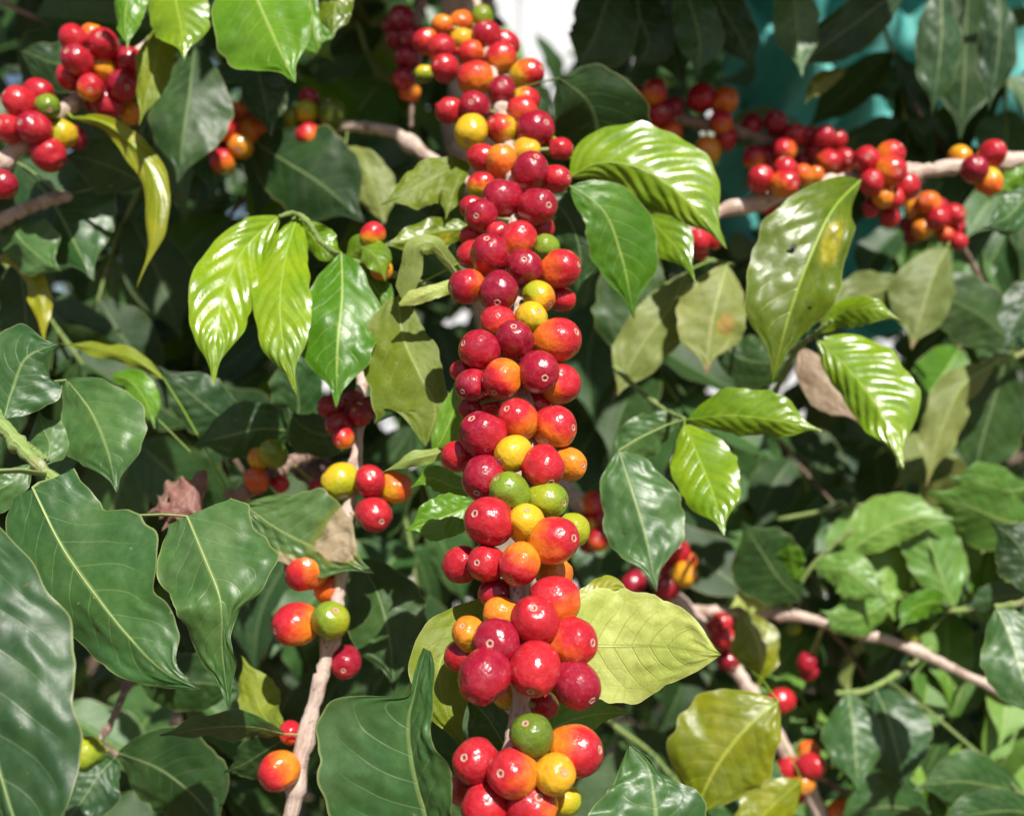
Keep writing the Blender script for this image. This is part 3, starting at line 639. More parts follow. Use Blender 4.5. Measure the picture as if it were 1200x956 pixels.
# ---- fruit twig rising on the lower left
lb = Branch("coffee_branch", P(338, 990, .505), "thin bare coffee branch with a few scattered cherries rising left of the main branch", "coffee branch", "fruiting coffee branches")
lb.stem([(330,1000,0.510),(343,945,0.510),(353,885,0.512),(372,810,0.515),(388,745,0.520),(399,680,0.525),(405,620,0.528),(414,560,0.533),(420,505,0.540),(424,440,0.565)], .0036, .0026, BARK, nodes=(.15, .24, .46, .70, .80, .93), n=90)
lb.cherries([(398,564,19,'LY',1,None,(-.6,-1)),(433,564,18,'RR',2,(2,-8)),(464,571,17,'oY',1,None,(-1,.6)),(438,603,19,'RR',2,(10,6)),
 (358,669,22,'RO',1,(-20,2),(1,-.4)),(384,690,15,'oO',0),(346,732,23,'RO',1,(-18,4),(1,.4)),(387,727,20,'gL',2,(8,-13)),(405,776,17,'DR',0,(0,5)),(340,858,13,'Ro',0),(327,903,22,'RO',1,(-16,8),(1,-.5)),
 (387,477,13,'DD',1),(397,497,14,'DD',1),(405,482,14,'DD',0),(402,513,12,'RO',1),(421,486,13,'DD',1),(432,478,12,'DD',0),(414,470,12,'DD',-1)], lambda x, y: float(np.interp(y, [480, 950], [.543, .510])))
lb.leaf('mature', [(334,860,0.507),(300,852,0.500),(250,852,0.490),(183,862,0.483)], 20, 18, -.3, .8, quilt=.4, ruf=1.2, label="narrow leaf seen nearly edge on beside the lowest cherries")
lb.leaf('olive', [(332,858,0.520),(310,840,0.535),(296,805,0.545),(284,768,0.550)], 26, 22, .2, .2, quilt=.3)
lb.leaf('dark', [(338,862,0.525),(310,880,0.535),(285,895,0.540),(262,905,0.545)], 22, 28, .2, .2)
lb.leaf('dark', [(420,655,0.575),(440,690,0.565),(455,740,0.555),(462,810,0.545)], 48, 48, .2, .1, quilt=.4, ruf=1.4, label="dark shaded leaf hanging behind the bare branch")
lb.leaf('dark', [(415,500,0.595),(385,510,0.585),(355,500,0.575),(335,475,0.575)], 22, 28, .2, .2)
lb.leaf('tanned', [(286,592,.520),(325,620,.517),(375,645,.515),(438,672,.513)], 32, 62, .05, .05, quilt=.6, ruf=1.1, far=.10, nv=16, nu=70, holes=[(.30,.8,.012,.06)], label="dull green leaf with a dry tan scorch patch")

# ---- left foreground shoot with the big dark leaves
ls = Branch("leafy_shoot", P(80, 600, .46), "pale green shoot at the left edge carrying the largest dark leaves", "coffee shoot", "leafy shoots of the front row")
ls.stem([(-30,455,.47),(8,505,.465),(38,538,.46),(62,562,.458),(95,592,.462),(118,640,.468)], .0032, .0022, TWIG, nodes=(.35, .62))
ls.stem([(18,512,.463),(40,528,.466),(55,540,.462)], .0016, .0014, TWIG, name="side_stem")
ls.leaf('mature', [(38,572,.408),(75,645,.396),(110,695,.386),(150,745,.378),(190,785,.372),(234,807,.370)], [(0,30),(.15,60),(.3,70),(.45,64),(.6,56),(.72,47),(.82,30),(.91,13),(1,0)], [(0,52),(.1,58),(.18,56),(.25,78),(.33,98),(.45,98),(.54,72),(.6,56),(.7,54),(.8,40),(.87,16),(.94,6),(1,0)], .22, .15, quilt=.6, ruf=1.5, nv=14, nu=64, far=.09, und=1.1, label="large satin dark leaf with a pale midrib and hooked tip")
ls.leaf('mature', [(219,605,.438),(240,655,.424),(258,702,.416),(261,765,.416),(269,833,.414)], [(0,26),(.1,46),(.25,60),(.4,58),(.55,50),(.7,36),(.82,16),(.9,8),(1,0)], [(0,52),(.08,72),(.18,70),(.26,76),(.36,72),(.44,50),(.5,20),(.62,10),(.75,16),(.85,8),(1,0)], .2, .1, quilt=.8, ruf=1.5, nv=14, nu=64, far=.09, und=1.5, label="wavy dark leaf with a drawn out drooping tip")
ls.leaf('blue', [(-70,560,.385),(-50,680,.362),(-28,800,.350),(15,955,.342),(60,1080,.34)], 60, 108, .2, .16, quilt=1.6, ruf=1.6, nv=20, nu=90, und=1.3, far=.14, label="huge quilted dark leaf cut by the left edge")
ls.leaf('mature', [(78,445,.50),(105,480,.49),(125,525,.483),(137,577,.478)], 50, 52, .25, .1, quilt=.6, ruf=1.0, label="upright oval leaf with a pale midrib", far=.12)
ls.leaf('mature', [(4,492,.466),(15,455,.47),(30,420,.472),(70,402,.475)], 52, 52, .2, .3, quilt=.6, ruf=.8)
ls.leaf('mature', [(55,545,.47),(58,520,.476),(50,500,.48),(45,480,.485)], 22, 22, .3, .2, quilt=.3)
ls.leaf('mature', [(36,545,.458),(5,570,.452),(-30,580,.45),(-70,585,.45)], 20, 26, .2, .2, quilt=.3)

# ---- top left fruit branch
tl = Branch("coffee_branch", P(-30, 225, .60), "coffee branch in the top left corner with two round clusters of red cherries", "coffee branch", "fruiting coffee branches")
tl.stem([(-40,228,.60),(2,190,.605),(45,155,.612),(95,113,.62),(140,82,.63),(190,40,.64)], .0046, .0036, BARK, nodes=(.2, .42, .68), n=60)
tl.stem([(-30,275,.63),(15,252,.632),(48,238,.635),(80,228,.645)], .0042, .0036, BARK, name="side_stem")
tl.cherries([(87,46,15,'RR',1),(108,41,12,'oO',0),(121,52,17,'RR',2),(91,71,17,'DR',2,(-6,-5)),(81,90,14,'RR',0),(121,82,14,'Oy',1),(150,73,17,'DR',1),(106,103,15,'RO',2),(144,101,17,'DR',2,(9,5)),
 (125,122,17,'DR',1),(168,91,10,'oO',0),(153,133,12,'yO',0),(108,118,12,'DD',-1),
 (23,120,17,'RR',1),(45,109,15,'RR',0),(56,125,14,'gG',2),(11,151,16,'RO',1),(40,150,18,'DR',2,(-9,-2)),(72,157,16,'LY',1,None,(1,.3)),(88,162,12,'DD',0),(57,181,18,'RR',1),(3,216,15,'DR',1)], lambda x, y: float(np.interp(x, [0, 200], [.606, .636])))
tl.leaf('mature', [(20,190,.66),(60,235,.65),(85,280,.645),(110,330,.64)], 55, 62, .2, .3, quilt=.5, ruf=1.4, label="dark leaf with a sunlit shoulder below the corner cherries")
tl.leaf('blue', [(168,215,.65),(140,200,.645),(108,188,.64),(72,182,.64)], 30, 32, -.3, .3, quilt=.6)
tl.leaf('yellow', [(84,138,.612),(115,142,.606),(150,165,.602),(178,205,.598),(182,265,.592),(160,338,.588)], 15, 16, .5, .3, quilt=.5, ruf=.9, label="narrow curled yellow green leaf hanging below the cherries")
tl.leaf('dark', [(25,60,.68),(70,75,.68),(110,70,.68),(150,40,.68)], 34, 34, .2, .2)
tl.leaf('mature', [(10,250,.64),(20,275,.63),(45,300,.625),(72,318,.62)], 30, 38, .3, .2, quilt=.5)
tl.leaf('yellow', [(-10,300,.65),(25,310,.64),(45,345,.635),(52,408,.63)], 13, 13, .4, .2, quilt=.4)
tl.leaf('dark', [(20,300,.66),(28,345,.66),(30,385,.66),(20,430,.66)], 36, 30, .1, .2)

# ---- shaded branch behind, left of the top of the main branch
sb = Branch("coffee_branch", P(520, 205, .74), "shaded coffee branch with two small dull clusters left of the top of the main branch", "coffee branch", "fruiting coffee branches")
sb.stem([(560,225,.72),(500,183,.74),(465,158,.75),(420,149,.755),(330,158,.765),(230,166,.78)], .0046, .0030, BARK, nodes=(.28, .62, .9))
sb.cherries([(264,131,12,'DR',1),(279,134,12,'Oo',1),(264,149,15,'RO',2),(295,154,15,'Oo',1),(282,171,14,'Oy',2),(252,174,11,'Oo',0),(262,189,14,'RO',2),(298,143,11,'DD',0),
 (362,116,11,'DR',1),(359,131,12,'LY',2),(342,139,11,'gL',1),(362,159,14,'RO',2,None,(1,1)),(388,134,15,'GG',1),(385,152,13,'GG',0)], lambda x, y: .762)
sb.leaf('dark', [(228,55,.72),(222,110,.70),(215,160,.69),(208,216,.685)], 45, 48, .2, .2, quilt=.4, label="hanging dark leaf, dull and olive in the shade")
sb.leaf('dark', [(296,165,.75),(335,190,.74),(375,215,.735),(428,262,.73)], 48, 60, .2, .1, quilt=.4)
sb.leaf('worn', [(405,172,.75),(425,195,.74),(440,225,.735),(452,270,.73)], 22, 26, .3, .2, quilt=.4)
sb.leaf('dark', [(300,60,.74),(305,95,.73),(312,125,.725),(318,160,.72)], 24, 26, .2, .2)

# ---- lime shoot along the top edge, left
ts = Branch("young_coffee_shoot", P(250, -40, .58), "shoot of lime and fresh green leaves hanging from the top edge on the left", "coffee shoot", "young glossy shoots")
ts.stem([(120,-40,.58),(200,-30,.58),(290,-45,.57),(400,-35,.57)], .0022, .0018, TWIG, nodes=(.3, .6))
ts.leaf('fresh', [(288,-48,.56),(300,-5,.548),(322,45,.538),(346,98,.530)], 68, 54, .2, .15, quilt=.35, ruf=.7, label="large fresh green leaf cut by the top edge")
ts.leaf('young', [(205,-35,.58),(206,0,.57),(212,30,.565),(216,70,.56)], 38, 36, .25, .2, quilt=1.3, label="crinkled lime leaf cut by the top edge")
ts.leaf('fresh', [(160,-40,.585),(152,-10,.575),(146,22,.57),(150,60,.565)], 15, 22, .4, .2, quilt=.5)
ts.leaf('olive', [(205,10,.60),(190,45,.59),(178,90,.585),(163,148,.58)], 22, 18, .2, .5, quilt=.5)
ts.leaf('big', [(396,-30,.59),(394,-5,.58),(392,20,.575),(390,46,.57)], 22, 20, .3, .2, quilt=.7)
ts.leaf('fresh', [(350,-35,.62),(365,10,.615),(372,50,.61),(395,75,.61)], 26, 26, .2, .2, quilt=.5)

# ---- dark twig behind the top of the main branch
dk = Branch("coffee_twig", P(480, -20, .75), "drooping twig of dark shaded cherries beside the top of the main branch", "coffee twig")
dk.stem([(505,-30,.76),(488,30,.755),(490,80,.75),(484,115,.745),(481,150,.745)], .0035, .0015, BARKD, nodes=(.3, .6))
dk.cherries([(470,22,14,'DD',1),(482,44,13,'DD',1),(466,44,12,'DD',0),(476,68,12,'DD',1),(472,92,12,'DR',1),(480,108,11,'Oo',1),(459,30,10,'DD',-1)], lambda x, y: .748)

# ---- trunk behind
tk = Branch("coffee_shrub", P(615, 1100, .98), "pale tan coffee trunk standing behind the main branch", "coffee shrub")
tk.stem([(640,2250,1.02),(618,1100,.99),(600,650,.96),(580,330,.93),(560,120,.90),(548,20,.88),(535,-120,.86),(520,-420,.84)], .026, .017, BARK, nodes=(.4, .62, .78), n=110, name="trunk")

# ---- two branches in the upper right
ra = Branch("coffee_branch", P(720, 120, .83), "upper of the two right hand branches, darker, bearing cherries before the teal net", "coffee branch", "fruiting coffee branches")
ra.stem([(690,118,.84),(760,132,.83),(800,141,.825),(850,151,.825),(900,165,.83),(955,183,.835),(1010,196,.84),(1080,215,.85)], .0050, .0036, BARKD, nodes=(.2, .42, .56, .72))
ra.cherries([(767,108,14,'RO',2),(750,113,11,'RR',1),(757,126,13,'RR',1),(775,133,15,'DR',2),(789,127,12,'DR',1),(756,154,14,'Ro',1),(786,157,12,'oO',1),
 (822,115,15,'RR',1),(849,119,15,'oO',1),(845,143,13,'RO',2),(850,162,13,'RR',1),(828,177,15,'Oy',2),
 (882,146,12,'DR',0),(909,144,13,'DD',1),(931,158,12,'RR',1),(947,161,11,'RR',0),(965,161,12,'DR',1),(980,164,11,'RR',0),(883,184,12,'DO',1),(900,184,11,'DD',1),(918,176,14,'RO',2),
 (971,189,13,'Ro',1),(990,186,11,'RR',1),(914,156,9,'GG',0),(941,190,11,'DD',0),(955,178,11,'DR',0),(985,200,10,'oO',0)], lambda x, y: .83)
ra.leaf('lime', [(815,178,.82),(805,182,.80),(792,190,.79),(772,202,.785)], 6, 8, .3, .3, rib=False)

rb = Branch("coffee_branch", P(1240, 180, .70), "lower of the two right hand branches, pale bark, with cherries near the right edge", "coffee branch", "fruiting coffee branches")
rb.stem([(1260,178,.70),(1195,188,.695),(1130,194,.69),(1075,202,.688),(1000,212,.685),(930,224,.68),(880,239,.675),(845,248,.67),(800,272,.66)], .0046, .0046, BARK, nodes=(.18, .42, .62, .8), n=80)
rb.cherries([(891,210,15,'Rr',1),(921,200,14,'RR',1),(920,215,15,'RO',2),(901,242,9,'RR',-1),(941,205,11,'oO',0),(956,205,9,'oO',0),
 (1016,187,15,'RR',1),(1043,182,15,'RO',1),(1043,200,17,'RO',2,None,(-1,.3)),(1021,214,14,'RR',2,(-2,-2)),(1035,230,12,'OO',1),(1048,233,11,'rR',1),(1062,219,14,'RR',0),(1020,245,9,'DR',0),(1043,254,11,'RR',-1),(1008,190,9,'Oo',0),
 (1162,181,15,'RR',1,(6,-8)),(1142,198,15,'DD',2,(-2,-4)),(1159,213,14,'oY',1,None,(0,-1)),(1125,184,13,'yO',-1),
 (819,282,13,'RR',1),(837,281,10,'RR',1),(821,295,9,'RR',0),(808,270,9,'oO',0)], lambda x, y: float(np.interp(x, [800, 1260], [.665, .70])))
rb.leaf('big', [(1008,212,.60),(982,238,.580),(950,300,.565),(925,370,.560),(904,450,.562)], 66, 46, .05, .35, quilt=.8, ruf=2.2, nv=16, nu=80, far=.13, und=1.4, holes=[(.415,.36,.016,.055),(.62,-.5,.008,.04)], label="large hanging olive leaf with a yellow patch and a small dark hole")
rb.leaf('mature', [(1215,215,.68),(1195,240,.67),(1180,255,.665),(1150,268,.66)], 22, 24, .2, .2, quilt=.4)
rb.leaf('fresh', [(1215,200,.69),(1195,205,.69),(1180,215,.69),(1168,228,.69)], 12, 14, .2, .2)

rc = Branch("coffee_twig", P(1060, 235, .84), "short drooping twig with a small mixed cluster under the pale right branch", "coffee twig")
rc.stem([(1050,190,.85),(1075,235,.845),(1095,255,.84),(1125,285,.84),(1150,330,.85)], .003, .002, BARKD, nodes=(.4,))
rc.cherries([(1087,238,13,'oO',1),(1072,246,11,'OO',1),(1098,244,11,'RR',1),(1100,256,12,'RR',2),(1116,252,13,'RR',1),(1082,268,12,'Oy',2),(1108,275,10,'oR',1),(1121,265,9,'RR',0),(1123,283,10,'RR',1),(1069,275,10,'DD',0),(1064,262,9,'DD',-1)], lambda x, y: .84)
rc.leaf('worn', [(1110,290,.82),(1095,320,.81),(1082,360,.805),(1068,410,.80)], 40, 34, .2, .3, quilt=.6)
rc.leaf('worn', [(1065,330,.82),(1035,340,.815),(1005,350,.81),(960,378,.80)], 28, 30, .1, .3, quilt=.6)

# ---- right young shoot, two leaves below the olive leaf
rs = Branch("young_coffee_shoot", P(760, 470, .66), "young shoot with two glossy lime leaves right of the main branch", "coffee shoot", "young glossy shoots")
rs.stem([(720,430,.68),(750,458,.65),(778,480,.61),(803,492,.575)], .0018, .0012, TWIG, nodes=(.6,))
rs.leaf('young', [(806,492,.570),(850,487,.560),(905,492,.552),(967,506,.548)], 22, 34, .4, .35, quilt=1.9, ruf=1.0)
rs.leaf('young', [(802,497,.568),(818,535,.555),(836,580,.540),(849,628,.530)], 36, 40, .25, .05, quilt=1.9, ruf=1.0, label="glossy lime leaf hanging straight down")
rs.leaf('mature', [(798,490,.60),(770,500,.60),(742,520,.60),(712,545,.60)], 24, 26, .1, .3, quilt=.8)
rs.leaf('mature', [(725,528,.535),(742,580,.522),(757,630,.515),(769,693,.508)], 44, 52, .2, .25, quilt=.6, ruf=1.6, nv=12, far=.2, holes=[(.55,.55,.012,.05)], label="dull dark leaf in sun hanging with a narrow tip")

r2 = Branch("young_coffee_shoot", P(940, 420, .66), "young shoot with one brightly glaring ribbed leaf right of the large olive leaf", "coffee shoot", "young glossy shoots")
r2.stem([(905,470,.70),(922,430,.66),(938,405,.625),(955,392,.60),(975,375,.59)], .0019, .0012, TWIG, nodes=(.6,))
r2.leaf('young', [(957,398,.598),(998,438,.586),(1034,488,.573),(1059,550,.562)], 26, 60, .5, .30, quilt=2.4, nu=60, ruf=1.0, nv=12, label="bright ribbed leaf glaring white in the sun")
r2.leaf('young', [(960,390,.605),(985,366,.60),(1015,360,.592),(1058,376,.588)], 22, 14, .3, .3, quilt=.9)
r2.leaf('tan', [(938,408,.66),(955,435,.65),(980,460,.645),(1012,500,.64)], 28, 24, .2, .2, quilt=.4, label="dry pinkish tan leaf")

# ---- pale worn leaves right of the main branch
wo = Branch("leafy_shoot", P(800, 300, .70), "shoot with two pale worn leaves behind the glossy ribbed leaf", "coffee shoot", "leafy shoots of the front row")
wo.stem([(760,250,.76),(800,290,.73),(830,305,.715),(860,310,.70)], .002, .0015, TWIG, nodes=(.5,))
wo.leaf('worn', [(806,318,.70),(785,360,.69),(755,400,.685),(716,472,.68)], 32, 34, .2, .2, quilt=.5, ruf=1.4)
wo.leaf('spotted', [(852,310,.68),(842,345,.67),(833,385,.665),(828,440,.66)], 42, 40, .2, .25, quilt=.4, label="pale yellowing leaf with a rust spot and dry tip")
wo.leaf('dark', [(760,280,.74),(745,320,.73),(740,370,.725),(730,440,.72)], 45, 45, .2, .2)
wo.leaf('dark', [(840,400,.74),(870,420,.735),(900,425,.73),(940,415,.73)], 30, 30, .2, .2)

# ---- lower right fruit branch
rl = Branch("coffee_branch", P(1000, 1010, .80), "slender fruit branch slanting down to the lower right with small cherry clusters", "coffee branch", "fruiting coffee branches")
rl.stem([(610,530,.83),(668,578,.82),(730,640,.81),(795,703,.80),(840,755,.795),(880,812,.79),(920,880,.79),(965,960,.79),(1000,1030,.79)], .0052, .0056, BARK, nodes=(.15, .36, .52, .66, .8), n=80)
rl.cherries([(694,589,13,'RO',1),(700,608,12,'DR',1),(683,616,13,'rY',1),(701,632,13,'RO',2),(689,635,11,'DD',0),
 (794,647,13,'RR',1),(806,658,10,'oO',0),(801,673,14,'yO',2),(783,671,12,'DR',1),(782,688,14,'DR',2),
 (844,731,13,'RR',1),(848,748,13,'Rr',2),(853,773,12,'DR',1),(916,821,14,'RR',0),
 (948,880,12,'oY',1),(924,900,13,'RR',1),(951,897,14,'RR',2),(941,917,12,'Oy',2),(933,930,11,'DR',1),(936,912,11,'RR',0),(986,950,13,'oO',1),(742,684,13,'DD',0),(730,690,11,'DD',-1)], lambda x, y: .795)
rl.leaf('yellow', [(912,822,.590),(878,850,.584),(845,890,.582),(808,965,.584)], 62, 58, .55, .05, quilt=.8, ruf=1.3, nv=16, nu=70, far=.25, und=1.8, holes=[(.9,.4,.03,.2)], label="large yellow green leaf near the bottom edge")
rl.leaf('yellow', [(868,718,.72),(885,745,.715),(892,770,.71),(890,806,.71)], 32, 26, .2, .3, quilt=.4, far=.12)
rl.leaf('yellow', [(940,915,.66),(915,935,.655),(890,960,.65),(860,1000,.65)], 30, 30, .2, .2, quilt=.5, far=.16)
rl.leaf('mature', [(900,860,.72),(880,900,.71),(900,930,.70),(920,970,.70)], 30, 30, .2, .2, far=.12)
rl.stem([(951,905,.79),(985,925,.80),(1030,945,.82),(1080,950,.84)], .0024, .0016, BARKD, name="side_stem")

# ---- thin twig at the right
rt = Branch("coffee_twig", P(790, 712, .80), "thin nearly bare twig running to the right across the lower right foliage", "coffee twig")
rt.stem([(800,715,.80),(870,717,.80),(935,722,.80),(990,736,.80),(1060,757,.80),(1120,785,.81),(1175,812,.82),(1230,850,.84)], .0042, .0032, BARK, nodes=(.25, .45, .62, .85), n=70)
rt.cherries([(945,776,11,'DR',0),(948,788,10,'DD',0),(930,735,8,'gL',0),(1068,745,8,'gL',0)], lambda x, y: .81)
rt.leaf('dark', [(938,702,.79),(915,680,.78),(895,650,.775),(868,610,.77)], 42, 44, .2, .1, quilt=.5, label="flat dark leaf above the bare twig")
rt.leaf('lime', [(905,712,.79),(890,705,.785),(875,702,.785),(855,712,.78)], 14, 16, .2, .2, quilt=.3)
rt.stem([(920,718,.80),(945,672,.79),(975,640,.785),(1000,622,.78)], .0020, .0014, TWIG, name="side_stem")
rt.leaf('fresh', [(938,680,.785),(930,665,.78),(928,650,.775),(924,632,.77)], 16, 20, .3, .2, quilt=.4)
rt.leaf('sunny', [(955,665,.785),(990,668,.78),(1015,685,.775),(1040,705,.77)], 26, 24, .2, .2, quilt=.5)
rt.leaf('fresh', [(1115,712,.79),(1092,705,.78),(1072,712,.775),(1052,738,.77)], 16, 18, .1, .3, quilt=.3, far=.15)

# ---- lower right leaves
q1 = Branch("leafy_shoot", P(1040, 800, .78), "shoot with two hanging dark ribbed leaves at the lower right", "coffee shoot", "leafy shoots of the front row")
q1.stem([(1090,760,.84),(1050,790,.81),(1010,810,.79),(980,812,.78)], .0024, .0018, TWIG, nodes=(.4, .8))
q1.leaf('mature', [(994,812,.78),(1000,850,.765),(1003,885,.757),(1006,930,.75)], 34, 34, .35, .1, quilt=1.2, ruf=.9)
q1.leaf('blue', [(1026,808,.79),(1040,840,.775),(1050,875,.765),(1064,928,.76)], 40, 46, .3, .1, quilt=1.3, ruf=.9, label="ribbed leaf with a white glint near its tip")
q1.leaf('mature', [(1200,930,.74),(1160,920,.735),(1120,915,.73),(1070,925,.73)], 34, 38, .1, .3, quilt=1.2, far=.25)
q1.leaf('mature', [(1230,960,.72),(1190,950,.715),(1150,952,.71),(1090,965,.71)], 26, 30, .1, .3, quilt=1.2, far=.3)
q1.leaf('mature', [(1090,955,.78),(1050,945,.775),(1010,950,.77),(980,965,.77)], 40, 34, .1, .3, quilt=.8, far=.2)

q2 = Branch("leafy_shoot", P(1230, 690, .62), "shoot entering at the right edge with one long sunlit leaf", "coffee shoot", "leafy shoots of the front row")
q2.stem([(1290,640,.64),(1235,680,.63),(1200,705,.625),(1165,712,.63)], .0026, .002, TWIG, nodes=(.5,))
q2.leaf('mature', [(1168,712,.62),(1185,750,.61),(1200,795,.60),(1222,850,.595)], 40, 48, .2, .2, quilt=.6, ruf=.9, label="long sunlit leaf cut by the right edge")
q2.leaf('dark', [(1215,702,.64),(1210,670,.65),(1195,640,.655),(1160,610,.66)], 30, 34, .2, .2)

q3 = Branch("leafy_shoot", P(1200, 420, .80), "shoot with a pale folded leaf against the deep shade at the right", "coffee shoot", "leafy shoots of the front row")
q3.stem([(1260,400,.84),(1210,410,.82),(1180,420,.81),(1150,420,.80)], .0024, .0018, TWIG, nodes=(.5,))
q3.leaf('worn', [(1168,424,.80),(1130,450,.79),(1105,500,.785),(1085,572,.78)], 26, 26, .2, .4, quilt=.6, ruf=1.5)
q3.leaf('dark', [(1180,420,.83),(1165,470,.83),(1150,520,.83),(1140,570,.83)], 50, 50, .2, .2)
q3.leaf('dark', [(1190,410,.84),(1150,370,.84),(1110,350,.84),(1070,340,.84)], 40, 40, .2, .2)
q3.leaf('blue', [(1240,320,.78),(1215,345,.77),(1195,370,.765),(1175,410,.76)], 26, 28, .2, .2, quilt=.8, far=.12)

q4 = Branch("leafy_shoot", P(1110, -30, .80), "shoot at the top right with long grey glinting leaves", "coffee shoot", "leafy shoots of the front row")
q4.stem([(920,-45,.78),(1020,-35,.79),(1100,-25,.80),(1200,-40,.81)], .003, .0022, BARKD, nodes=(.3, .6, .85))
q4.leaf('blue', [(1102,-18,.775),(1104,30,.772),(1100,80,.772),(1092,135,.776)], 28, 26, .25, .25, quilt=1.0, label="grey glinting leaf hanging before the net")
q4.leaf('blue', [(1168,-20,.785),(1172,30,.782),(1168,80,.783),(1158,132,.786)], 24, 22, .25, .25, quilt=.9)
q4.leaf('dark', [(1060,-20,.80),(1025,10,.785),(985,40,.775),(930,82,.77)], 28, 30, .1, .4, quilt=.8)
q4.leaf('mature', [(925,-38,.78),(930,0,.77),(935,40,.765),(940,92,.76)], 26, 28, .2, .2, quilt=.7)
q4.leaf('dark', [(1135,-25,.84),(1132,40,.84),(1130,100,.84),(1125,165,.84)], 40, 40, .2, .2)
q4.leaf('yellow', [(992,82,.80),(975,88,.795),(960,98,.79),(943,122,.79)], 10, 12, .3, .2, rib=False, far=.15)

q5 = Branch("leafy_shoot", P(720, -30, .80), "dark shoot right of the bright gap at the top", "coffee shoot", "leafy shoots of the front row")
q5.stem([(690,-60,.80),(740,-30,.79),(800,-20,.78),(860,-40,.78)], .003, .002, BARKD, nodes=(.4,))
q5.leaf('dark', [(722,-25,.78),(708,10,.77),(696,45,.765),(672,84,.76)], 34, 50, .2, .2, quilt=.6, ruf=1.5)
q5.leaf('dark', [(745,-25,.79),(750,20,.78),(760,50,.775),(740,85,.77)], 34, 34, .2, .2, quilt=.6)
q5.leaf('mature', [(800,-20,.78),(812,15,.77),(820,50,.765),(815,95,.76)], 26, 30, .2, .2, quilt=.8)
q5.leaf('dark', [(830,-25,.79),(850,15,.78),(868,45,.775),(885,85,.77)], 28, 28, .2, .2, quilt=.8)
q5.leaf('blue', [(775,-20,.80),(780,30,.80),(790,65,.80),(800,105,.80)], 26, 26, .2, .2, quilt=.8)

# ---- lower left dark shoot with a single green cherry
q6 = Branch("leafy_shoot", P(140, 840, .58), "dark shaded shoot at the lower left with a single olive green cherry", "coffee shoot", "leafy shoots of the front row")
q6.stem([(170,740,.64),(150,800,.61),(128,850,.59),(118,868,.585),(138,885,.58)], .0022, .0016, BARKD, nodes=(.4, .75))
q6.cherries([(102,883,18,'Lg',1)], lambda x, y: .572)
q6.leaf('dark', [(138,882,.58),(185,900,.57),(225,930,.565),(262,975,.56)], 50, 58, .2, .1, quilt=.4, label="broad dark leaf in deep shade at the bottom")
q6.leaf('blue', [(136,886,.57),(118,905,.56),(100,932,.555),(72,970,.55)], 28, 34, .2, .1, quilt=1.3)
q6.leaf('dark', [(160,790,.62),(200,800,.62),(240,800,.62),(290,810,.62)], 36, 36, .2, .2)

# ---- small left twig with green and orange fruit
q7 = Branch("coffee_twig", P(345, 550, .62), "short twig with a green and two orange cherries above the dry brown leaf", "coffee twig")
q7.stem([(270,585,.60),(305,568,.605),(335,545,.615),(372,530,.63),(420,515,.66)], .0045, .003, BARKD, nodes=(.4,))
q7.cherries([(320,531,15,'gL',2),(303,537,12,'OY',1),(301,562,14,'oR',1),(374,571,9,'RR',0),(329,567,9,'rR',0)], lambda x, y: .605)
q7.leaf('mature', [(352,508,.62),(312,502,.605),(270,510,.60),(222,522,.595)], 34, 32, .1, .3, quilt=.5, ruf=1.2)
q7.leaf('blue', [(292,512,.63),(260,490,.625),(222,460,.62),(184,428,.615)], 30, 34, .3, .1, quilt=1.2)
q7.leaf('dark', [(378,528,.62),(395,515,.61),(392,495,.605),(378,482,.60)], 20, 24, .2, .2)
q7.leaf('mature', [(340,520,.64),(350,480,.635),(345,440,.63),(330,400,.63)], 30, 34, .2, .2)
q7.leaf('fresh', [(130,440,.60),(150,445,.595),(168,465,.59),(182,503,.585)], 16, 18, .2, .3, quilt=.3, far=.3)
q7.leaf('olive', [(192,444,.60),(150,418,.605),(110,408,.61),(68,402,.615)], 10, 10, .8, .3, quilt=.2, far=.2)

q8 = Branch("leafy_shoot", P(1290, 660, 1.0), "shoot of broad pale sunlit leaves below the deep shade at the right edge", "coffee shoot", "leafy shoots of the front row")
q8.stem([(1300,670,0.850),(1220,690,0.825),(1160,705,0.807),(1115,715,0.799),(1085,706,.80),(1062,700,.805)], .003, .0018, TWIG, nodes=(.35, .6, .85))
q8.leaf('sunny', [(985,655,0.790),(1020,628,0.786),(1065,608,0.782),(1120,608,0.778)], 24, 34, .1, .4, quilt=.8, far=.15)
q8.leaf('sunny', [(1118,712,0.782),(1102,670,0.786),(1088,630,0.790),(1076,575,0.795)], 36, 32, .2, .2, quilt=.8)
q8.leaf('sunny', [(1230,610,0.799),(1185,612,0.790),(1140,595,0.786),(1085,575,0.782)], 34, 38, -.2, .5, quilt=.8, ruf=1.2, far=.2)
q8.leaf('sunny', [(1210,570,0.816),(1180,575,0.812),(1150,565,0.807),(1110,560,0.807)], 26, 30, .0, .4, quilt=1.0, far=.3)
q8.leaf('blue', [(1210,700,0.807),(1185,698,0.803),(1160,702,0.799),(1130,712,0.799)], 18, 22, .0, .5, quilt=.8)
q8.leaf('sunny', [(1040,705,0.790),(1015,720,0.786),(990,725,0.782),(960,715,0.782)], 24, 24, .2, .2, quilt=.8)
q8.leaf('sunny', [(1060,640,0.807),(1040,665,0.803),(1035,690,0.799),(1050,730,0.795)], 26, 26, .2, .2, quilt=.8, far=.2)

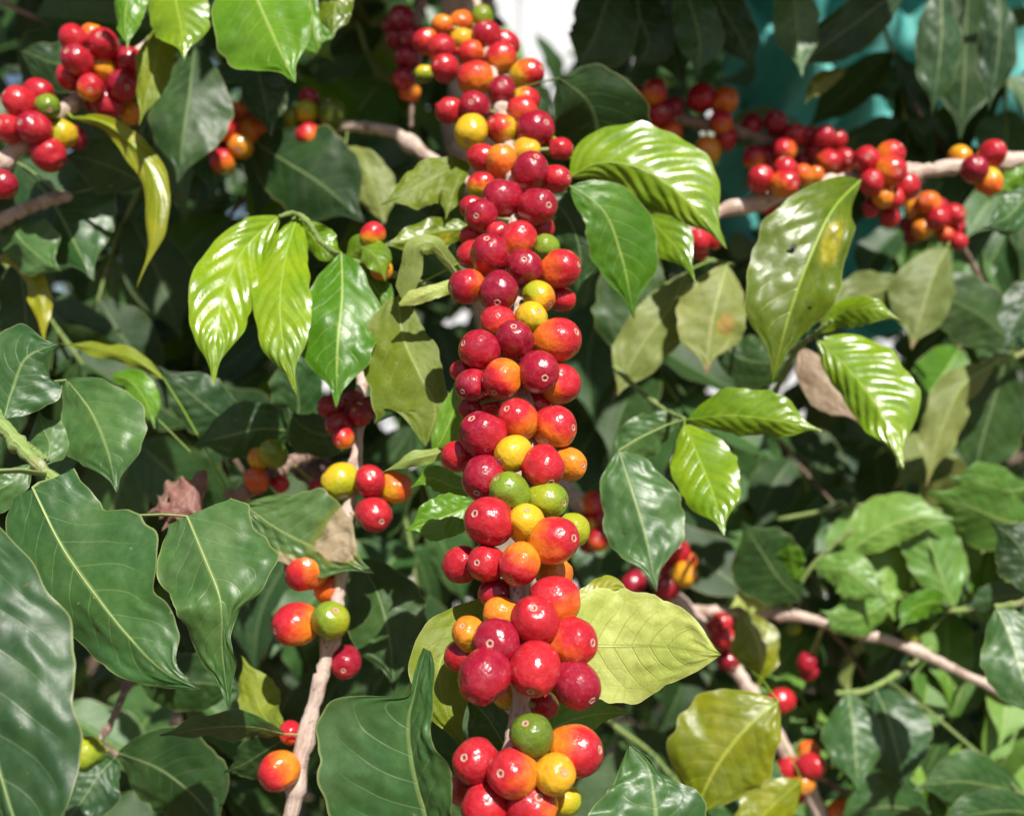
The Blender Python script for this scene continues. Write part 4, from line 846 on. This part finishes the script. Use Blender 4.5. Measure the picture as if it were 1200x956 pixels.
# ---- dry curled leaves (lying loose on the foliage)
def dry(name, label, pieces):
    t = empty(name, P(*pieces[0][1][0])); tag(t, label, "dry leaf")
    for k, (mk, pts, wa, wb, sa, sb) in enumerate(pieces):
        leaf(t, mk, pts, wa, wb, sa, sb, quilt=1.2, ruf=2.5, cup=.25, name="blade" if k == 0 else "curled_lobe")
dry("dry_leaf", "curled reddish brown dry leaf caught above the wavy dark leaf at the left", [
    ('brown', [(242,552,.555),(228,570,.545),(210,590,.54),(190,622,.535)], 24, 22, .7, -.5),
    ('brown', [(214,560,.56),(200,575,.552),(192,590,.548),(172,602,.545)], 12, 16, .5, .6),
    ('brown', [(180,597,.54),(196,600,.534),(210,608,.532),(222,618,.53)], 10, 14, .5, .4)])
dry("dry_leaf", "dark purple brown dry leaf tucked behind the small green and orange cherries", [
    ('purple', [(340,540,.64),(360,550,.635),(380,560,.63),(402,575,.63)], 24, 20, .5, -.3)])
# ================================================================== BACKGROUND SHOOTS (each a thing of its own)
def plain_leaf_mesh(name, mk, seed, nu=18, nv=5, width=0.24, droop=0.25, ruf=0.02, quilt=0.012):
    """one leaf of unit length along +Y, upper side +Z"""
    q = random.Random(seed); p1, p2, p3 = (q.uniform(0, 6.28) for _ in range(3)); V = []; U = []; Fc = []
    fold = q.uniform(0.1, 0.45); tw = q.uniform(-.5, .5); bend = q.uniform(-.12, .12)
    for i in range(nu + 1):
        t = i / nu; f = prof(t)
        for j in range(-nv, nv + 1):
            e = j / nv; a = abs(e); sg = 1 if e >= 0 else -1
            w = width * f * a * (1 + 0.06 * math.sin(6.28 * t * 2 + (p1 if sg > 0 else p2)))
            z = fold * w - droop * t * t + quilt * (0.5 - 0.5 * math.cos(6.28 * vein_s(t, a))) * a ** .5 * (1 - a**3)
            z += ruf * a * a * math.sin(6.28 * t * 3.3 + p3 + (1.7 if sg > 0 else 0)) + tw * t * w * sg * 0.6
            V.append((sg * w + bend * math.sin(3.0 * t), t * (1 - 0.10 * droop), z)); U.append((t, 0.5 + 0.5 * e))
    W = 2 * nv + 1
    for i in range(nu):
        for j in range(W - 1): Fc.append((i*W+j, i*W+j+1, (i+1)*W+j+1, (i+1)*W+j))
    me = bpy.data.meshes.new(name); me.from_pydata(V, [], Fc); me.polygons.foreach_set("use_smooth", [True] * len(Fc))
    ul = me.uv_layers.new(name="leaf"); vi = np.empty(len(me.loops), dtype=np.int32); me.loops.foreach_get("vertex_index", vi)
    ul.data.foreach_set("uv", np.asarray(U, dtype=np.float32)[vi].ravel()); me.materials.append(LM[mk])
    return me
BGM = {}
for mk in ('dark', 'mature', 'blue', 'fresh', 'worn', 'sunny'):
    BGM[mk] = [plain_leaf_mesh("shoot_leaf", mk, 31 * k + len(mk), width=0.215 + 0.02 * k, droop=0.12 + 0.12 * k, ruf=0.010 + .005 * k) for k in range(4)]
def leaf_frame(base, axis, nrm, L):
    y = axis.normalized(); z = (nrm - y * nrm.dot(y))
    z = z.normalized() if z.length > 1e-4 else y.orthogonal().normalized()
    x = y.cross(z)
    return Matrix.Translation(base) @ Matrix((x, y, z)).transposed().to_4x4() @ Matrix.Diagonal((L, L, L, 1))
def bg_shoot(x, y, d, dx, dy, label, mix, npair=4, L=0.115, seed=0, gap=0.034, dd=0.05, down=0.7, name="leafy_shoot"):
    """a shoot starting at photo point (x, y, depth d), growing in picture direction (dx, dy)"""
    q = random.Random(seed * 17 + 3)
    base = P(x, y, d); root = empty(name, base); tag(root, label, "coffee shoot", "leafy shoots in the background")
    g = Vector((dx, -dd * 4, -dy)).normalized(); pts = [base - g * 0.03]; cur = base.copy(); dirv = g.copy()
    for k in range(npair + 1):
        pts.append(cur.copy()); dirv = (dirv + Vector((q.uniform(-.15, .15), q.uniform(-.1, .1), q.uniform(-.22, .05)))).normalized(); cur = cur + dirv * gap
    s = np.array([tuple(p) for p in pts]); sp = spline(s, 24)
    Vt, Ft, Ut = tube_data([Vector(p) for p in sp], list(np.linspace(.0021, .0010, 24)), 7)
    mesh_obj("stem", Vt, Ft, TWIG if q.random() < .6 else BARKD, root, Ut, "tube")
    side = dirv.cross(Vector((q.uniform(-.3, .3), -1, .4))).normalized()
    for k in range(1, len(pts)):
        if k % 2 == 0: sd = Vector((side.x * .5, -.55, side.z * .5 + .35)).normalized()
        else: sd = side
        for sg in (-1, 1):
            if k == 1 and q.random() < .35: continue
            ax = (sd * sg + dirv * q.uniform(.15, .5) + Vector((q.uniform(-.2, .2), q.uniform(-.35, .1), -down * q.uniform(.6, 1.5)))).normalized()
            nr = Vector((q.uniform(-.5, .6), -0.75 + q.uniform(-.3, .3), 0.75 + q.uniform(-.4, .4)))
            if mix in (LT, GL): nr = SUN + Vector((q.uniform(-.35, .35), q.uniform(-.3, .3), q.uniform(-.3, .3)))
            mk = q.choices([m for m, _ in mix], [w for _, w in mix])[0]
            l = L * q.uniform(.72, 1.15) * (1 - .10 * (k / len(pts)))
            o = bpy.data.objects.new("leaf", q.choice(BGM[mk])); col.objects.link(o); o.parent = root
            o.matrix_local = Matrix.Translation(-base) @ leaf_frame(pts[k], ax, nr, l)
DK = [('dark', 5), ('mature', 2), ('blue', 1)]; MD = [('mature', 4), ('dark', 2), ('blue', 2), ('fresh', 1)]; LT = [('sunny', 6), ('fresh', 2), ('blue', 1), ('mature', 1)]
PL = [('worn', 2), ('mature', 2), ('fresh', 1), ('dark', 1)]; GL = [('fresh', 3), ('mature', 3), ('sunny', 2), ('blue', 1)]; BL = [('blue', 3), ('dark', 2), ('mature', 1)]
BG = [
 (40, 20, .82, .8, .4, "dim leafy shoot behind the corner cherries at the very top left", MD),
 (150, 250, .84, -.3, .8, "dark leafy shoot below the narrow curled yellow leaf", DK),
 (30, 340, .80, .6, .7, "shaded leafy shoot at the left edge above the upright oval leaf", DK),
 (250, 330, .92, -.2, .8, "deeply shaded shoot behind the leftmost glossy lime leaf", DK),
 (350, 90, .92, .3, .7, "green leafy shoot below the large fresh leaf at the top edge", MD),
 (430, 60, .98, .2, .6, "mottled leafy shoot left of the dark cherry twig", LT),
 (430, 210, .90, -.5, .6, "leafy shoot hanging under the shaded brown branch", MD),
 (300, 220, .96, -.4, .6, "pale lit shoot peeping between the shaded clusters and the lime leaves", LT),
 (480, 400, .92, .1, .9, "dark shoot behind the large olive leaf seen from below", DK),
 (230, 470, .84, .5, .6, "blue green shoot behind the short fruit twig on the left", BL),
 (110, 420, .86, -.3, .8, "shaded shoot behind the edge-on brown green leaf", DK),
 (470, 590, .88, .2, .8, "dark shoot beside the bare branch at the height of its four cherries", DK),
 (330, 720, .86, -.3, .9, "black green shoot behind the wavy dark leaf with the drooping tip", DK),
 (210, 800, .82, .3, .8, "unlit shoot under the hooked tip of the large satin leaf", DK),
 (420, 760, .86, .5, .7, "dark shoot between the bare branch and the folded bottom leaf", DK),
 (60, 830, .78, .4, .8, "shaded shoot beside the single olive green cherry", BL),
 (700, 300, .92, .3, .8, "dark shoot behind the smooth bright green pointed leaf", DK),
 (720, 430, .95, .1, .9, "deep shade shoot between the main branch and the two pale worn leaves", DK),
 (700, 560, 1.00, .6, .6, "shaded shoot behind the small right hand clusters", DK),
 (830, 560, .98, .6, .5, "dim green shoot behind the glossy lime leaf hanging straight down", MD),
 (720, 850, .86, .6, .5, "dark shoot under the pale lime leaf", DK),
 (1045, 60, 1.02, .2, .9, "dark shoot hanging before the net beside the long grey leaf", DK),
 (1180, 90, .98, -.3, .9, "dim shoot in the top right corner", MD),
 (1090, 150, 1.00, .4, .7, "green shoot above the paired cherries near the right edge", MD),
 (1150, 280, .96, -.3, .8, "grey green shoot under the paired cherries near the right edge", PL),
 (900, 500, .98, .5, .6, "dark shoot beneath the bright ribbed leaf", MD),
 (960, 600, .84, .9, -.2, "bright leafy shoot under the deep shade at the right", LT),
 (1080, 610, .84, .7, .2, "sunlit shoot with broad pale green leaves at the right edge", LT),
 (1000, 690, .88, .6, .5, "sunny shoot just above the bare twig", LT),
 (1130, 690, .88, .3, .7, "sunlit shoot beside the long leaf at the right edge", LT),
 (900, 760, .90, .4, .8, "mixed shoot behind the yellow green leaves", LT),
 (1000, 770, .88, .5, .6, "leafy shoot just below the bare twig", GL),
 (1120, 830, .86, .4, .6, "glossy shoot under the long leaf at the right edge", GL),
 (960, 900, .90, .5, .6, "low dark shoot behind the bottom right cluster", MD),
 (1150, 930, .92, -.5, .5, "shoot in the bottom right corner", LT),
 (1010, 640, .90, .7, .3, "small leaved sunny shoot left of the broad pale leaves at the right", LT),
 (1160, 640, .92, -.6, .4, "fresh green shoot under the broad pale leaves at the right edge", GL),
 (1060, 790, .90, .5, .5, "fresh shoot hanging from below the middle of the bare twig", LT),
 (1180, 800, .92, -.5, .6, "dim green shoot under the end of the bare twig", MD),
 (940, 700, .92, .3, .8, "small leaved shoot where the bare twig forks", GL),
 (1080, 870, .88, .7, .3, "small sunlit shoot behind the ribbed leaf with the white glint", LT),
]
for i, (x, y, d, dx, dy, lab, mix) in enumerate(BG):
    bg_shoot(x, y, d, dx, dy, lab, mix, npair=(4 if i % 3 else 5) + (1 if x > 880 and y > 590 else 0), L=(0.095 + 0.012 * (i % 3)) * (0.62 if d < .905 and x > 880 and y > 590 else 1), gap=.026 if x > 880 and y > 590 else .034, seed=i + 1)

# ================================================================== FOLIAGE MASS (far leaves and unseen leaves added overhead for shade)
def foliage():
    q = random.Random(5); V = []; Fc = []; U = []; MI = []
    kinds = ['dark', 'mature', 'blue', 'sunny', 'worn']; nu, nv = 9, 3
    def add(base, ax, nr, L, mi):
        Mx = leaf_frame(base, ax, nr, L); o = len(V); w0 = q.uniform(.2, .27); dr = q.uniform(.05, .5); fo = q.uniform(.05, .5); ph = q.uniform(0, 6.28)
        for i in range(nu + 1):
            t = i / nu; f = prof(t)
            for j in range(-nv, nv + 1):
                e = j / nv; a = abs(e); w = w0 * f * a
                V.append(Mx @ Vector((math.copysign(w, e), t, fo * w - dr * t * t + .03 * a * a * math.sin(t * 19 + ph + (2 if e > 0 else 0))))); U.append((t, .5 + .5 * e))
        W = 2 * nv + 1
        for i in range(nu):
            for j in range(W - 1): Fc.append((o+i*W+j, o+i*W+j+1, o+(i+1)*W+j+1, o+(i+1)*W+j)); MI.append(mi)
    def gap(x, y): return 596 < x < 676 and y < 80
    def rnd_leaf(p, L, wts, up=0.8):
        ax = Vector((q.uniform(-1, 1), q.uniform(-.8, .3), q.uniform(-1.3, .25)))
        nr = Vector((q.uniform(-.7, .8), -0.7 + q.uniform(-.5, .4), up + q.uniform(-.6, .4)))
        add(p, ax, nr, L, q.choices(range(5), wts)[0])
    for _ in range(3900):
        d = q.uniform(1.12, 2.3) if q.random() < .8 else q.uniform(2.2, 3.2); x = q.uniform(-220, 1420); y = q.uniform(-260, 1250)
        if gap(x, y) or gap(x, y + 30) or gap(x + 25, y + 15) or gap(x - 25, y + 15): continue
        if 820 < x < 1290 and -150 < y < 215 and d < 1.62 and (q.random() < .55 or y < 10): continue
        if 940 < x < 1090 and 215 < y < 350 and d < 1.6: continue
        low = x > 850 and y > 540
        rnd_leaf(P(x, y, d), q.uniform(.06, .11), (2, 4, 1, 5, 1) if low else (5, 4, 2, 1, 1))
    for _ in range(4600):
        d = q.uniform(2.2, 3.7); x = q.uniform(-150, 1350) if q.random() < .62 else q.choice((q.uniform(-900, -100), q.uniform(1300, 2000))); y = q.uniform(-160, 330) if q.random() < .7 else q.uniform(300, 900)
        if gap(x, y) or gap(x, y + 22) or gap(x + 20, y + 12) or gap(x - 20, y + 12): continue
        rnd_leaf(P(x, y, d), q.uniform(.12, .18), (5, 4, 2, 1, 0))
    for _ in range(380):                                    # unseen leaves added above the frame to darken the far foliage
        y = q.uniform(1.0, 2.3); z = CAM_Z + .356 * y + q.uniform(.06, .5); x = q.uniform(-1.2, 1.5)
        if -.02 < x / y < .075 or .17 < x / y < .50: continue
        ax = Vector((q.uniform(-1, 1), q.uniform(-1, 1), q.uniform(-.6, .1)))
        add(Vector((x, y, z)), ax, SUN + Vector((q.uniform(-.4, .4), q.uniform(-.4, .4), q.uniform(-.3, .3))), q.uniform(.11, .16), q.choices(range(5), (3, 4, 1, 1, 0))[0])
    # unseen leaf clumps added in the sun's path to shade chosen pockets
    zones = [(-80, 230, 220, 470, 260), (180, 120, 460, 330, 150), (230, 330, 560, 640, 300), (60, 640, 560, 1000, 420), (640, 240, 790, 640, 280),
             (1040, 280, 1260, 570, 210), (800, 480, 960, 700, 80), (660, 600, 760, 760, 50), (680, 820, 800, 960, 40), (1000, 760, 1160, 830, 12)]
    for x0, y0, x1, y1, n in zones:
        for _ in range(n):
            d = q.uniform(.80 if x0 < 640 else 1.0, 1.9 if x0 < 1000 else 1.4); Q = P(q.uniform(x0, x1), q.uniform(y0, y1), d)
            s = 0.02
            while True:
                p = Q + SUN * s
                if p.y < .30 or (p.z - CAM_Z) > (478 / F) * p.y + 0.16: break
                s += .01
            if p.y < (.62 if x0 < 600 else .76 if x0 < 800 else .90): continue
            p = p + SUN * q.uniform(0, .25)
            ax = Vector((q.uniform(-1, 1), q.uniform(-1, 1), q.uniform(-.6, .1)))
            add(p - ax.normalized() * .06, ax, SUN + Vector((q.uniform(-.4, .4), q.uniform(-.4, .4), q.uniform(-.3, .3))), q.uniform(.11, .16), q.choices(range(5), (3, 4, 1, 1, 0))[0])
    me = bpy.data.meshes.new("foliage"); me.from_pydata([tuple(v) for v in V], [], Fc); me.polygons.foreach_set("use_smooth", [True] * len(Fc))
    ul = me.uv_layers.new(name="leaf"); vi = np.empty(len(me.loops), dtype=np.int32); me.loops.foreach_get("vertex_index", vi)
    ul.data.foreach_set("uv", np.asarray(U, dtype=np.float32)[vi].ravel())
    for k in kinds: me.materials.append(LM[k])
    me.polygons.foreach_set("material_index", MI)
    o = bpy.data.objects.new("foliage", me); col.objects.link(o); tag(o, "mass of coffee leaves behind the branches, with unseen leaves added overhead to cast shade", "foliage", kind='stuff')
foliage()
